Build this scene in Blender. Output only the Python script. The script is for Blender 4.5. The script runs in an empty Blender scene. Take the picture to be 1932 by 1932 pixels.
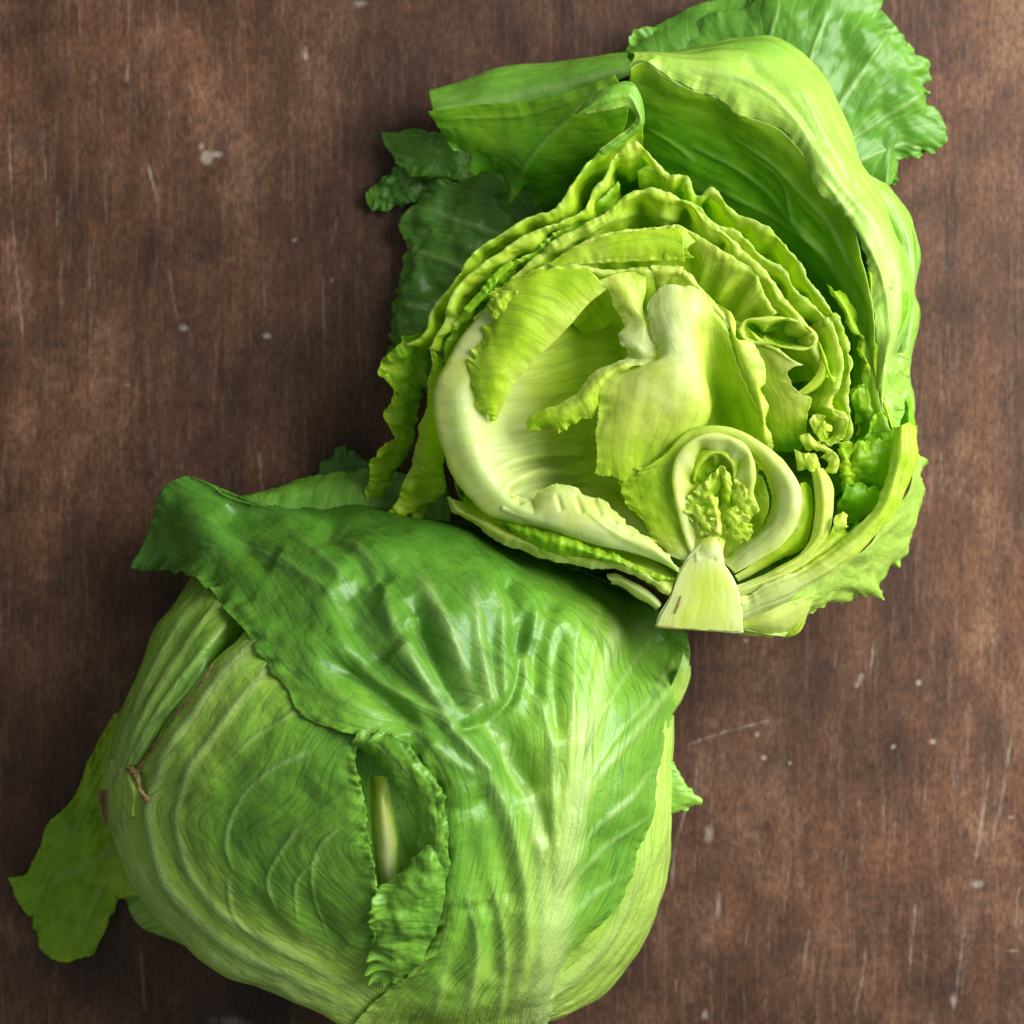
import bpy, math
import numpy as np
from mathutils import Vector

SC = bpy.context.scene
COL = SC.collection
# ---------------------------------------------------------------- scale
# plan measurements are in "units": 1932 units = 0.36 m on the table top
S = 0.36 / 1932.0
CAMH = 6200.0            # lens height above the table, in the same units

# ---------------------------------------------------------------- camera
cd = bpy.data.cameras.new('camera'); cam = bpy.data.objects.new('camera', cd); COL.objects.link(cam)
cam.location = (0, 0, CAMH * S)
cd.sensor_width = 36
cd.lens = 36 * CAMH / 1932.0
cd.clip_start = 0.01; cd.clip_end = 50
cd.dof.use_dof = True
cd.dof.focus_distance = (CAMH - 370) * S
cd.dof.aperture_fstop = 9.0
SC.camera = cam

# ---------------------------------------------------------------- light
w = bpy.data.worlds.new('World'); SC.world = w; w.use_nodes = True
bg = w.node_tree.nodes['Background']
bg.inputs[0].default_value = (0.93, 0.98, 0.96, 1); bg.inputs[1].default_value = 0.20


def area(name, loc, target, size, power, color):
    l = bpy.data.lights.new(name, 'AREA'); l.shape = 'RECTANGLE'; l.size, l.size_y = size
    l.energy = power; l.color = color
    o = bpy.data.objects.new(name, l); COL.objects.link(o); o.location = loc
    o.rotation_euler = (Vector(target) - Vector(loc)).to_track_quat('-Z', 'Y').to_euler()
    return o


area('window_light', (0.92, 0.38, 0.68), (0.03, 0.0, 0.03), (0.9, 1.1), 30, (1.0, 0.99, 0.96))
SC.view_settings.view_transform = 'Standard'; SC.view_settings.look = 'None'
SC.view_settings.exposure = 0.26; SC.view_settings.gamma = 1.0
SC.cycles.max_bounces = 10; SC.cycles.diffuse_bounces = 5; SC.cycles.transmission_bounces = 6


# ---------------------------------------------------------------- noise
def perlin(p, seed=0):
    """gradient noise, p (N,3) -> (N,) about -1..1"""
    rs = np.random.RandomState(seed); perm = rs.permutation(256); perm = np.concatenate([perm, perm])
    g = rs.normal(size=(256, 3)); g /= np.linalg.norm(g, axis=1)[:, None]
    i = np.floor(p).astype(int); f = p - i; i &= 255
    u = f * f * f * (f * (f * 6 - 15) + 10)
    out = 0
    for dx in (0, 1):
        for dy in (0, 1):
            for dz in (0, 1):
                h = perm[perm[perm[(i[:, 0] + dx) & 255] + ((i[:, 1] + dy) & 255)] + ((i[:, 2] + dz) & 255)]
                d = (g[h] * (f - np.array([dx, dy, dz]))).sum(1)
                wx = u[:, 0] if dx else 1 - u[:, 0]
                wy = u[:, 1] if dy else 1 - u[:, 1]
                wz = u[:, 2] if dz else 1 - u[:, 2]
                out = out + d * wx * wy * wz
    return out * 1.7


def fbm(p, seed=0, octv=3, gain=0.5):
    o = 0; a = 1.0
    for k in range(octv):
        o = o + a * perlin(p * 2 ** k, seed + k); a *= gain
    return o


# ---------------------------------------------------------------- curves and lofts
def hermite(x, Y, xq):
    x = np.asarray(x, float); Y = np.asarray(Y, float)
    n = len(x)
    if n == 1: return np.repeat(Y, len(xq), 0)
    h = np.diff(x); h[h < 1e-6] = 1e-6
    sh = (-1,) + (1,) * (Y.ndim - 1)
    d = np.diff(Y, axis=0) / h.reshape(sh)
    m = np.zeros_like(Y)
    m[0], m[-1] = d[0], d[-1]
    if n > 2:
        w0 = h[1:] / (h[1:] + h[:-1]); w0 = w0.reshape(sh)
        m[1:-1] = d[:-1] * w0 + d[1:] * (1 - w0)
    k = np.clip(np.searchsorted(x, xq, side='right') - 1, 0, n - 2)
    t = ((xq - x[k]) / h[k]).reshape(sh); hk = h[k].reshape(sh)
    return ((2 * t**3 - 3 * t**2 + 1) * Y[k] + (t**3 - 2 * t**2 + t) * hk * m[k]
            + (-2 * t**3 + 3 * t**2) * Y[k + 1] + (t**3 - t**2) * hk * m[k + 1])


def chord(P):
    return np.concatenate([[0], np.cumsum(np.linalg.norm(np.diff(P, axis=0), axis=1) + 1e-6)])


def resample(P, n):
    P = np.asarray(P, float); c = chord(P)
    return hermite(c, P, np.linspace(0, c[-1], n))


def loft(rows, step):
    rows = [np.asarray(r, float) for r in rows]
    L = max(chord(r)[-1] for r in rows)
    M = int(np.clip(L / step, 8, 420)) + 1
    if len({len(r) for r in rows}) == 1:
        cs = np.mean([chord(r) / chord(r)[-1] for r in rows], axis=0)
        q = np.linspace(0, 1, M)
        R = np.array([hermite(cs, r, q) for r in rows])
    else:
        R = np.array([resample(r, M) for r in rows])
    seg = np.linalg.norm(np.diff(R, axis=0), axis=2).mean(1) + 1e-3
    xs = np.concatenate([[0], np.cumsum(seg)])
    Lm = np.linalg.norm(np.diff(R, axis=0), axis=2).sum(0).max()
    N = int(np.clip(Lm / step, 6, 420)) + 1
    return hermite(xs, R, np.linspace(0, xs[-1], N))


def world(G):
    """plan units as seen through the lens -> metres in the place"""
    k = (CAMH - G[..., 2]) / CAMH
    out = np.empty_like(G)
    out[..., 0] = (G[..., 0] - 966) * k * S
    out[..., 1] = -(G[..., 1] - 966) * k * S
    out[..., 2] = G[..., 2] * S
    return out


def normals(W):
    a = np.gradient(W, axis=0); b = np.gradient(W, axis=1)
    n = np.cross(a, b); l = np.linalg.norm(n, axis=2, keepdims=True); l[l < 1e-12] = 1
    return n / l, a, b


def dist_poly(P, line):
    line = np.asarray(line, float); best = np.full(P.shape[:-1], 1e9); par = np.zeros(P.shape[:-1])
    c = chord(line); c = c / c[-1]
    for i in range(len(line) - 1):
        a, b = line[i, :2], line[i + 1, :2]; ab = b - a
        t = np.clip(((P - a) @ ab) / (ab @ ab + 1e-9), 0, 1)
        d = np.linalg.norm(P - (a + t[..., None] * ab), axis=-1)
        m = d < best
        best = np.where(m, d, best); par = np.where(m, c[i] + t * (c[i + 1] - c[i]), par)
    return best, par


def grid2(v, N, M):
    if not isinstance(v, (list, tuple)): v = [[v]]
    m = max(len(r) for r in v)
    v = np.array([np.interp(np.linspace(0, 1, m), np.linspace(0, 1, len(r)), r) if len(r) > 1 else [r[0]] * m for r in v], float)
    a = hermite(np.linspace(0, 1, v.shape[0]), v, np.linspace(0, 1, N)) if v.shape[0] > 1 else np.repeat(v, N, 0)
    a = a.T
    b = hermite(np.linspace(0, 1, a.shape[0]), a, np.linspace(0, 1, M)) if a.shape[0] > 1 else np.repeat(a, M, 0)
    return b.T


_seed = [10]


def mesh_object(name, V, F, mat, parent, attrs=None, uv=None, smooth=True):
    me = bpy.data.meshes.new(name)
    F = np.asarray(F, np.int32); nf, k = F.shape
    me.vertices.add(len(V)); me.vertices.foreach_set('co', np.asarray(V, np.float32).ravel())
    me.loops.add(nf * k); me.loops.foreach_set('vertex_index', F.ravel())
    me.polygons.add(nf); me.polygons.foreach_set('loop_start', np.arange(0, nf * k, k, dtype=np.int32))
    me.update(calc_edges=True)
    me.polygons.foreach_set('use_smooth', np.full(nf, smooth))
    for kx, a in (attrs or {}).items():
        at = me.attributes.new(kx, 'FLOAT', 'POINT'); at.data.foreach_set('value', np.asarray(a, np.float32).ravel())
    if uv is not None:
        l = me.uv_layers.new(name='UVMap'); l.data.foreach_set('uv', np.asarray(uv, np.float32)[F.ravel()].ravel())
    me.materials.append(mat); me.validate()
    o = bpy.data.objects.new(name, me); COL.objects.link(o)
    if parent is not None:
        o.parent = parent; o.matrix_parent_inverse = parent.matrix_world.inverted()
    return o


def leaf(parent, rows, mat, tone=0.5, name='leaf', label=None, th=3.0, step=3.0, crinkle=(5, 60), fine=(0.8, 14),
         edges=None, ribs=(), cut=None, vdir='s', dome=None, corr=None, seed=None, rough=True, zmin=3.0, grooves=(), ribk=(1, 1), gk=(1, 1), fan=0.92):
    """one real sheet with thickness.  rows: curves across the leaf; edges: {side:(ruffle, wave, tooth)}"""
    if seed is None: _seed[0] += 7; seed = _seed[0]
    if dome is not None:
        rows = [[(p[0], p[1], dome(p[0], p[1]) + (p[2] if len(p) > 2 else 0)) for p in r] for r in rows]
    G = loft(rows, step); N, M = G.shape[:2]
    if dome is not None: pass
    W = world(G); n, a, b = normals(W)
    if n[..., 2].mean() < 0: n = -n
    P2 = G[..., :2]
    # distances (in units) from each side
    ds = np.linalg.norm(np.diff(W, axis=0), axis=2) / S; dt = np.linalg.norm(np.diff(W, axis=1), axis=2) / S
    us = np.concatenate([np.zeros((1, M)), np.cumsum(ds, 0)]); ut = np.concatenate([np.zeros((N, 1)), np.cumsum(dt, 1)], 1)
    side = {'s0': us, 's1': us[-1:] - us, 't0': ut, 't1': ut[:, -1:] - ut}
    disp = np.zeros((N, M)); shift = np.zeros((N, M, 3))
    Q = W / S
    an = a / (np.linalg.norm(a, axis=2, keepdims=True) + 1e-12); bn = b / (np.linalg.norm(b, axis=2, keepdims=True) + 1e-12)
    outd = {'s0': -an, 's1': an, 't0': -bn, 't1': bn}
    fr = Q.reshape(-1, 3)
    if crinkle[0]:
        disp += crinkle[0] * fbm(fr / crinkle[1], seed, 3, 0.33).reshape(N, M)
    if fine[0]:
        nn = perlin(fr / fine[1], seed + 5).reshape(N, M)
        disp += 0.3 * fine[0] * (1 - np.abs(nn) * 2)
    for e, (ruf, wave, tooth) in (edges or {}).items():
        d = side[e]; run = ut if e[0] == 's' else us
        # value of the run coordinate on the edge itself, so a ruffle is coherent across the margin
        re = {'s0': run[0:1], 's1': run[-1:], 't0': run[:, 0:1], 't1': run[:, -1:]}[e]
        re = np.broadcast_to(re, (N, M))
        q = np.stack([re / wave + 0.9 * perlin(np.stack([re / (wave * 3), 0 * re + seed, 0 * re], -1).reshape(-1, 3), seed + 6).reshape(N, M), d / (wave * 2.2), np.full_like(d, seed * 3.1)], -1).reshape(-1, 3)
        r = fbm(q, seed + 9, 2).reshape(N, M)
        am = 0.35 + 1.5 * np.abs(perlin(np.stack([re / (wave * 4.5), 0 * re + seed * 1.7, 0 * re], -1).reshape(-1, 3), seed + 8).reshape(N, M))
        disp += ruf * am * r * np.exp(-(d / (wave * 0.9)) ** 1.5) * 1.3
        disp += 0.22 * ruf * perlin(np.stack([re / (wave * 0.33), d / wave, np.full_like(d, seed * 2.3)], -1).reshape(-1, 3), seed + 14).reshape(N, M) * np.exp(-(d / (wave * 0.5)) ** 1.5)
        if tooth:
            x = re / (tooth * 2.2); j = perlin(np.stack([re / (tooth * 3.1), 0 * re + seed, 0 * re], -1).reshape(-1, 3), seed + 2).reshape(N, M)
            x = x + 1.7 * j
            saw = (x - np.floor(x)); saw = np.where(saw < 0.7, saw / 0.7, (1 - saw) / 0.3)
            amp = 0.55 + 0.9 * np.abs(perlin(np.stack([np.floor(x) * 0.77, 0 * re + seed, 0 * re + 3], -1).reshape(-1, 3), seed + 3).reshape(N, M))
            amp = amp * np.clip(am, 0.3, 1.4)
            big = fbm(np.stack([re / (tooth * 9), 0 * re + 7, 0 * re + seed], -1).reshape(-1, 3), seed + 4, 2).reshape(N, M)
            t = (saw * amp * tooth * 0.75 + big * tooth * 1.1 - tooth * 0.35)
            shift += outd[e] * (t * np.exp(-(d / (tooth * 1.6)) ** 1.4))[..., None]
    rib = np.zeros((N, M))
    for r in ribs:
        line, wd, ht = r[0], r[1] * ribk[0], r[2] * ribk[1]; w2 = (r[3] if len(r) > 3 else r[1] * 0.35) * ribk[0]
        line = resample([p[:2] for p in line], 24)
        d, par = dist_poly(P2, line)
        wid = wd + (w2 - wd) * par
        g = np.exp(-(d / wid) ** 2); gc = np.exp(-(d / (wid * 1.05)) ** 3)
        g *= np.clip((1 - par) * 6, 0, 1) ** 0.5
        strength = r[4] if len(r) > 4 else 1.0
        rib = np.maximum(rib, gc * np.clip((1 - par) * 6, 0, 1) ** 0.5 * strength)
        disp += ht * g * ((1 - par) ** 0.8 if r[2] >= 18 else (1 - 0.5 * par) * np.clip(par * 6 + 0.2, 0, 1))
    for (line, wd, dp) in grooves:
        d, par = dist_poly(P2, resample([p[:2] for p in line], 20))
        disp -= dp * gk[1] * np.exp(-(d / (wd * gk[0])) ** 2) * np.clip(np.minimum(par, 1 - par) * 8, 0, 1)
    if corr:      # parallel corrugation along the flow
        amp, wl = corr
        run = ut if vdir == 's' else us
        mid = np.broadcast_to(run[N // 2:N // 2 + 1], (N, M)) if vdir == 's' else np.broadcast_to(run[:, M // 2:M // 2 + 1], (N, M))
        ph = mid / wl * 2 * math.pi + 1.5 * perlin(fr / 120.0, seed + 11).reshape(N, M)
        disp += 0.45 * amp * np.sin(ph) * (0.4 + 0.9 * np.abs(perlin(fr / 70.0, seed + 12))).reshape(N, M)
    W = W + (n * disp[..., None] + shift) * S
    W[..., 2] = np.maximum(W[..., 2], zmin * S + 0 * W[..., 2])
    n, _, _ = normals(W)
    if n[..., 2].mean() < 0: n = -n
    T = np.full((N, M), float(th) * (0.85 if th >= 6 else 0.55)) + rib * th * 0.8
    dmin = np.minimum.reduce([side[k] for k in side])
    T *= np.clip(0.35 + dmin / 8.0, 0, 1) if cut is None else 1.0
    B = W - n * (T * S)[..., None]
    B[..., 2] = np.maximum(B[..., 2], 0.8 * S)
    tg = grid2(tone, N, M)
    tg = np.clip(tg + 0.05 * fbm(fr / 90.0, seed + 21, 2).reshape(N, M), 0, 1.2)
    eg = np.zeros((N, M))
    if cut is not None:
        for e, wpx in cut.items():
            eg = np.maximum(eg, np.exp(-(side[e] / (wpx * 0.7)) ** 2) * (0.55 + 0.6 * fbm(fr / 16.0, seed + 31, 2).reshape(N, M)).clip(0, 1))
    idx = np.arange(N * M).reshape(N, M)
    q = np.stack([idx[:-1, :-1], idx[1:, :-1], idx[1:, 1:], idx[:-1, 1:]], -1).reshape(-1, 4)
    q2 = q[:, ::-1] + N * M
    loop = np.concatenate([idx[0, :], idx[1:, -1], idx[-1, -2::-1], idx[-2:0:-1, 0]])
    nx = np.roll(loop, -1)
    sidef = np.stack([loop, nx, nx + N * M, loop + N * M], -1)
    if (np.cross(W[1, 0] - W[0, 0], W[0, 1] - W[0, 0]) @ n[0, 0]) < 0:
        q = q[:, ::-1]; q2 = q2[:, ::-1]; sidef = sidef[:, ::-1]
    V = np.concatenate([W.reshape(-1, 3), B.reshape(-1, 3)])
    uu, vv = (us, ut) if vdir == 's' else (ut, us)
    ax_ = 1 if vdir == 's' else 0
    full = vv.max(axis=ax_, keepdims=True) + 1e-6
    cen = vv / full * ((1 - fan) * full + fan * full.mean())
    UV = np.stack([uu / 100 + seed * 1.37, cen / 100 + seed * 0.71], -1).reshape(-1, 2); UV = np.concatenate([UV, UV])
    at = {'tone': np.tile(tg.ravel(), 2), 'rib': np.tile(rib.ravel(), 2), 'cut': np.tile(eg.ravel(), 2)}
    o = mesh_object(name, V, np.concatenate([q, q2, sidef]), mat, parent, at, UV)
    if label: o['label'] = label
    return o


# ---------------------------------------------------------------- materials
def nd(nt, t, **k):
    x = nt.nodes.new(t)
    for a, v in k.items(): setattr(x, a, v)
    return x


def ramp(nt, src, stops, interp='LINEAR'):
    r = nd(nt, 'ShaderNodeValToRGB'); r.color_ramp.interpolation = interp
    e = r.color_ramp.elements
    while len(e) < len(stops): e.new(0.5)
    for i, (p, c) in enumerate(stops):
        e[i].position = p; e[i].color = (*c, 1) if len(c) == 3 else c
    nt.links.new(src, r.inputs[0]); return r.outputs[0]


def mathn(nt, op, a, b=None, clamp=False):
    m = nd(nt, 'ShaderNodeMath', operation=op); m.use_clamp = clamp
    for i, v in enumerate((a, b)):
        if v is None: continue
        if hasattr(v, 'links'): nt.links.new(v, m.inputs[i])
        else: m.inputs[i].default_value = v
    return m.outputs[0]


def mixc(nt, f, a, b, mode='MIX'):
    m = nd(nt, 'ShaderNodeMix', data_type='RGBA', blend_type=mode)
    for s, v in ((m.inputs[0], f), (m.inputs[6], a), (m.inputs[7], b)):
        if hasattr(v, 'links'): nt.links.new(v, s)
        elif isinstance(v, tuple): s.default_value = (*v, 1)
        else: s.default_value = v
    return m.outputs[2]


def leaf_material(name, stops, vein_col, vein_amt, cut_col,  gloss=0.36, transl=0.42, bump=0.5, big=(1.3, 2.6), small=(3.6, 8.0), rib_col=(0.50, 0.68, 0.24), rib_amt=0.9, vein_only_green=True, grain=0.25, fib=0.3, fibc=0.24):
    m = bpy.data.materials.new(name); m.use_nodes = True; nt = m.node_tree; nt.nodes.clear(); L = nt.links.new
    out = nd(nt, 'ShaderNodeOutputMaterial')
    at = lambda n: nd(nt, 'ShaderNodeAttribute', attribute_name=n).outputs['Fac']
    tone, rib, cut = at('tone'), at('rib'), at('cut')
    uv = nd(nt, 'ShaderNodeUVMap').outputs[0]
    tc = nd(nt, 'ShaderNodeTexCoord').outputs['Object']
    wn = nd(nt, 'ShaderNodeTexNoise'); wn.inputs['Scale'].default_value = 2.2; wn.inputs['Detail'].default_value = 3; L(uv, wn.inputs['Vector'])
    wv = nd(nt, 'ShaderNodeVectorMath', operation='SUBTRACT'); L(wn.outputs['Color'], wv.inputs[0]); wv.inputs[1].default_value = (.5, .5, .5)
    ws = nd(nt, 'ShaderNodeVectorMath', operation='MULTIPLY'); L(wv.outputs[0], ws.inputs[0]); ws.inputs[1].default_value = (0.5, 0.11, 0)
    wa = nd(nt, 'ShaderNodeVectorMath', operation='ADD'); L(uv, wa.inputs[0]); L(ws.outputs[0], wa.inputs[1])

    def vor(sx, sy, feat):
        mp = nd(nt, 'ShaderNodeMapping'); mp.inputs['Scale'].default_value = (sx, sy, 1); L(wa.outputs[0], mp.inputs[0])
        v = nd(nt, 'ShaderNodeTexVoronoi', feature=feat); v.voronoi_dimensions = '2D'; v.inputs['Scale'].default_value = 1; L(mp.outputs[0], v.inputs['Vector'])
        return v.outputs['Distance']
    ep = vor(0.30, 4.6, 'DISTANCE_TO_EDGE'); eb, es = vor(*big, 'DISTANCE_TO_EDGE'), vor(*small, 'DISTANCE_TO_EDGE')
    lp = ramp(nt, ep, [(0, (1, 1, 1)), (0.03, (.7, .7, .7)), (0.075, (0, 0, 0))])
    lb = ramp(nt, eb, [(0, (1, 1, 1)), (0.010, (.6, .6, .6)), (0.032, (0, 0, 0))])
    ls = ramp(nt, es, [(0, (1, 1, 1)), (0.03, (.5, .5, .5)), (0.07, (0, 0, 0))])
    vm = nd(nt, 'ShaderNodeTexNoise'); vm.inputs['Scale'].default_value = 1.1; vm.inputs['Detail'].default_value = 3; L(uv, vm.inputs['Vector'])
    vmask = ramp(nt, vm.outputs[0], [(0.40, (0.06, 0.06, 0.06)), (0.60, (1, 1, 1))])
    vmask2 = ramp(nt, vm.outputs[0], [(0.42, (1, 1, 1)), (0.62, (0.1, 0.1, 0.1))])
    vein = mathn(nt, 'MAXIMUM', mathn(nt, 'MULTIPLY', lp, mathn(nt, 'ADD', mathn(nt, 'MULTIPLY', vmask2, 0.6), 0.25)), mathn(nt, 'MAXIMUM', mathn(nt, 'MULTIPLY', lb, mathn(nt, 'MULTIPLY', vmask, 0.6)), mathn(nt, 'MULTIPLY', ls, mathn(nt, 'MULTIPLY', vmask, 0.22))))
    if vein_only_green:
        tv = ramp(nt, tone, [(0.06, (0.25, 0.25, 0.25)), (0.35, (1, 1, 1))])
        vein = mathn(nt, 'MULTIPLY', vein, tv)
    # mottling
    nz = nd(nt, 'ShaderNodeTexNoise'); nz.inputs['Scale'].default_value = 90; nz.inputs['Detail'].default_value = 5; nz.inputs['Roughness'].default_value = 0.65; L(tc, nz.inputs['Vector'])
    mp = nd(nt, 'ShaderNodeMapping'); mp.inputs['Scale'].default_value = (0.9, 9, 1); L(wa.outputs[0], mp.inputs[0])
    st = nd(nt, 'ShaderNodeTexNoise'); st.inputs['Scale'].default_value = 1.6; st.inputs['Detail'].default_value = 4; L(mp.outputs[0], st.inputs['Vector'])
    t2 = mathn(nt, 'ADD', tone, mathn(nt, 'MULTIPLY', mathn(nt, 'SUBTRACT', nz.outputs[0], 0.5), 0.34))
    t2 = mathn(nt, 'ADD', t2, mathn(nt, 'MULTIPLY', mathn(nt, 'SUBTRACT', st.outputs[0], 0.5), fibc))
    col = ramp(nt, t2, stops)
    rf = mathn(nt, 'MULTIPLY', rib, rib_amt, True)
    col = mixc(nt, rf, col, rib_col)
    col = mixc(nt, mathn(nt, 'MULTIPLY', vein, vein_amt), col, vein_col)
    col = mixc(nt, mathn(nt, 'MULTIPLY', cut, 0.8), col, cut_col)
    # relief: quilting between veins, stringy grain, cross wrinkles on the ribs
    mp2 = nd(nt, 'ShaderNodeMapping'); mp2.inputs['Scale'].default_value = (16, 1.2, 1); L(wa.outputs[0], mp2.inputs[0])
    cw = nd(nt, 'ShaderNodeTexNoise'); cw.inputs['Scale'].default_value = 1.4; cw.inputs['Detail'].default_value = 2; L(mp2.outputs[0], cw.inputs['Vector'])
    gr = nd(nt, 'ShaderNodeTexNoise'); gr.inputs['Scale'].default_value = 900; gr.inputs['Detail'].default_value = 2; L(tc, gr.inputs['Vector'])
    h = mathn(nt, 'ADD', mathn(nt, 'MULTIPLY', mathn(nt, 'MINIMUM', ep, 0.3), 0.3), mathn(nt, 'MULTIPLY', mathn(nt, 'MINIMUM', eb, 0.3), mathn(nt, 'MULTIPLY', vmask, 0.9)))
    h = mathn(nt, 'ADD', h, mathn(nt, 'MULTIPLY', mathn(nt, 'MINIMUM', es, 0.3), 0.2))
    h = mathn(nt, 'ADD', h, mathn(nt, 'MULTIPLY', st.outputs[0], fib))
    h = mathn(nt, 'ADD', h, mathn(nt, 'MULTIPLY', mathn(nt, 'MULTIPLY', cw.outputs[0], rib), 0.35))
    g2 = nd(nt, 'ShaderNodeTexNoise'); g2.inputs['Scale'].default_value = 300; g2.inputs['Detail'].default_value = 3; L(tc, g2.inputs['Vector'])
    h = mathn(nt, 'ADD', h, mathn(nt, 'ADD', mathn(nt, 'MULTIPLY', gr.outputs[0], 0.12), mathn(nt, 'MULTIPLY', g2.outputs[0], grain)))
    bp = nd(nt, 'ShaderNodeBump'); bp.inputs['Strength'].default_value = bump; bp.inputs['Distance'].default_value = 0.0016; L(h, bp.inputs['Height'])
    pb = nd(nt, 'ShaderNodeBsdfPrincipled'); L(col, pb.inputs['Base Color']); L(bp.outputs[0], pb.inputs['Normal'])
    rg = mathn(nt, 'ADD', gloss - 0.06, mathn(nt, 'MULTIPLY', nz.outputs[0], 0.16)); L(rg, pb.inputs['Roughness'])
    pb.inputs['IOR'].default_value = 1.45; pb.inputs['Coat Weight'].default_value = 0.22; pb.inputs['Coat Roughness'].default_value = 0.28
    tr = nd(nt, 'ShaderNodeBsdfTranslucent'); L(bp.outputs[0], tr.inputs['Normal'])
    gm = nd(nt, 'ShaderNodeGamma'); L(col, gm.inputs[0]); gm.inputs[1].default_value = 0.62; L(mixc(nt, 1.0, gm.outputs[0], (0.98, 1.0, 0.50), 'MULTIPLY'), tr.inputs['Color'])
    mx = nd(nt, 'ShaderNodeMixShader'); mx.inputs[0].default_value = transl; L(pb.outputs[0], mx.inputs[1]); L(tr.outputs[0], mx.inputs[2])
    L(mx.outputs[0], out.inputs[0])
    return m


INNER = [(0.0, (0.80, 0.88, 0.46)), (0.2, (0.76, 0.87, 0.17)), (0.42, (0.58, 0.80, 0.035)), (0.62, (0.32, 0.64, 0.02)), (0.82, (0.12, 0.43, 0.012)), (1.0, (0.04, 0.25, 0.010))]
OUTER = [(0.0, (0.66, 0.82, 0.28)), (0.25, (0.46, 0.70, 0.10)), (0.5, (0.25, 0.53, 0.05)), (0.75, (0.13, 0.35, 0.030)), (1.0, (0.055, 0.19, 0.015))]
M_in = leaf_material('heart_leaf', INNER, (0.30, 0.46, 0.04), 0.65, (0.74, 0.84, 0.36), gloss=0.38, transl=0.52, bump=0.2, fib=0.35, fibc=0.2)
M_mid = leaf_material('middle_leaf', INNER, (0.50, 0.74, 0.10), 0.40, (0.62, 0.78, 0.32), gloss=0.36, transl=0.5, bump=0.22, vein_only_green=False)
M_out = leaf_material('outer_leaf', OUTER, (0.04, 0.15, 0.025), 0.7, (0.5, 0.68, 0.25), gloss=0.34, transl=0.30, bump=0.40, grain=0.6, rib_amt=0.72, fibc=0.14, fib=0.2)
M_back = leaf_material('back_leaf', OUTER, (0.36, 0.60, 0.12), 0.45, (0.5, 0.68, 0.25), gloss=0.40, transl=0.30, bump=0.3, vein_only_green=False)


def simple_mat(name, c1, c2, scale, rough, bump=0.3, sss=True):
    m = bpy.data.materials.new(name); m.use_nodes = True; nt = m.node_tree; L = nt.links.new
    pb = nt.nodes['Principled BSDF']; tc = nd(nt, 'ShaderNodeTexCoord').outputs['Object']
    mp = nd(nt, 'ShaderNodeMapping'); mp.inputs['Scale'].default_value = (scale, scale * 0.35, scale); L(tc, mp.inputs[0])
    nz = nd(nt, 'ShaderNodeTexNoise'); nz.inputs['Scale'].default_value = 1; nz.inputs['Detail'].default_value = 6; L(mp.outputs[0], nz.inputs['Vector'])
    L(ramp(nt, nz.outputs[0], [(0.3, c1), (0.7, c2)]), pb.inputs['Base Color'])
    bp = nd(nt, 'ShaderNodeBump'); bp.inputs['Strength'].default_value = bump; bp.inputs['Distance'].default_value = 0.001; L(nz.outputs[0], bp.inputs['Height']); L(bp.outputs[0], pb.inputs['Normal'])
    pb.inputs['Roughness'].default_value = rough
    if sss:
        pb.inputs['Subsurface Weight'].default_value = 0.4; pb.inputs['Subsurface Radius'].default_value = (0.004, 0.004, 0.0015); pb.inputs['Subsurface Scale'].default_value = 1
    return m


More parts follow.
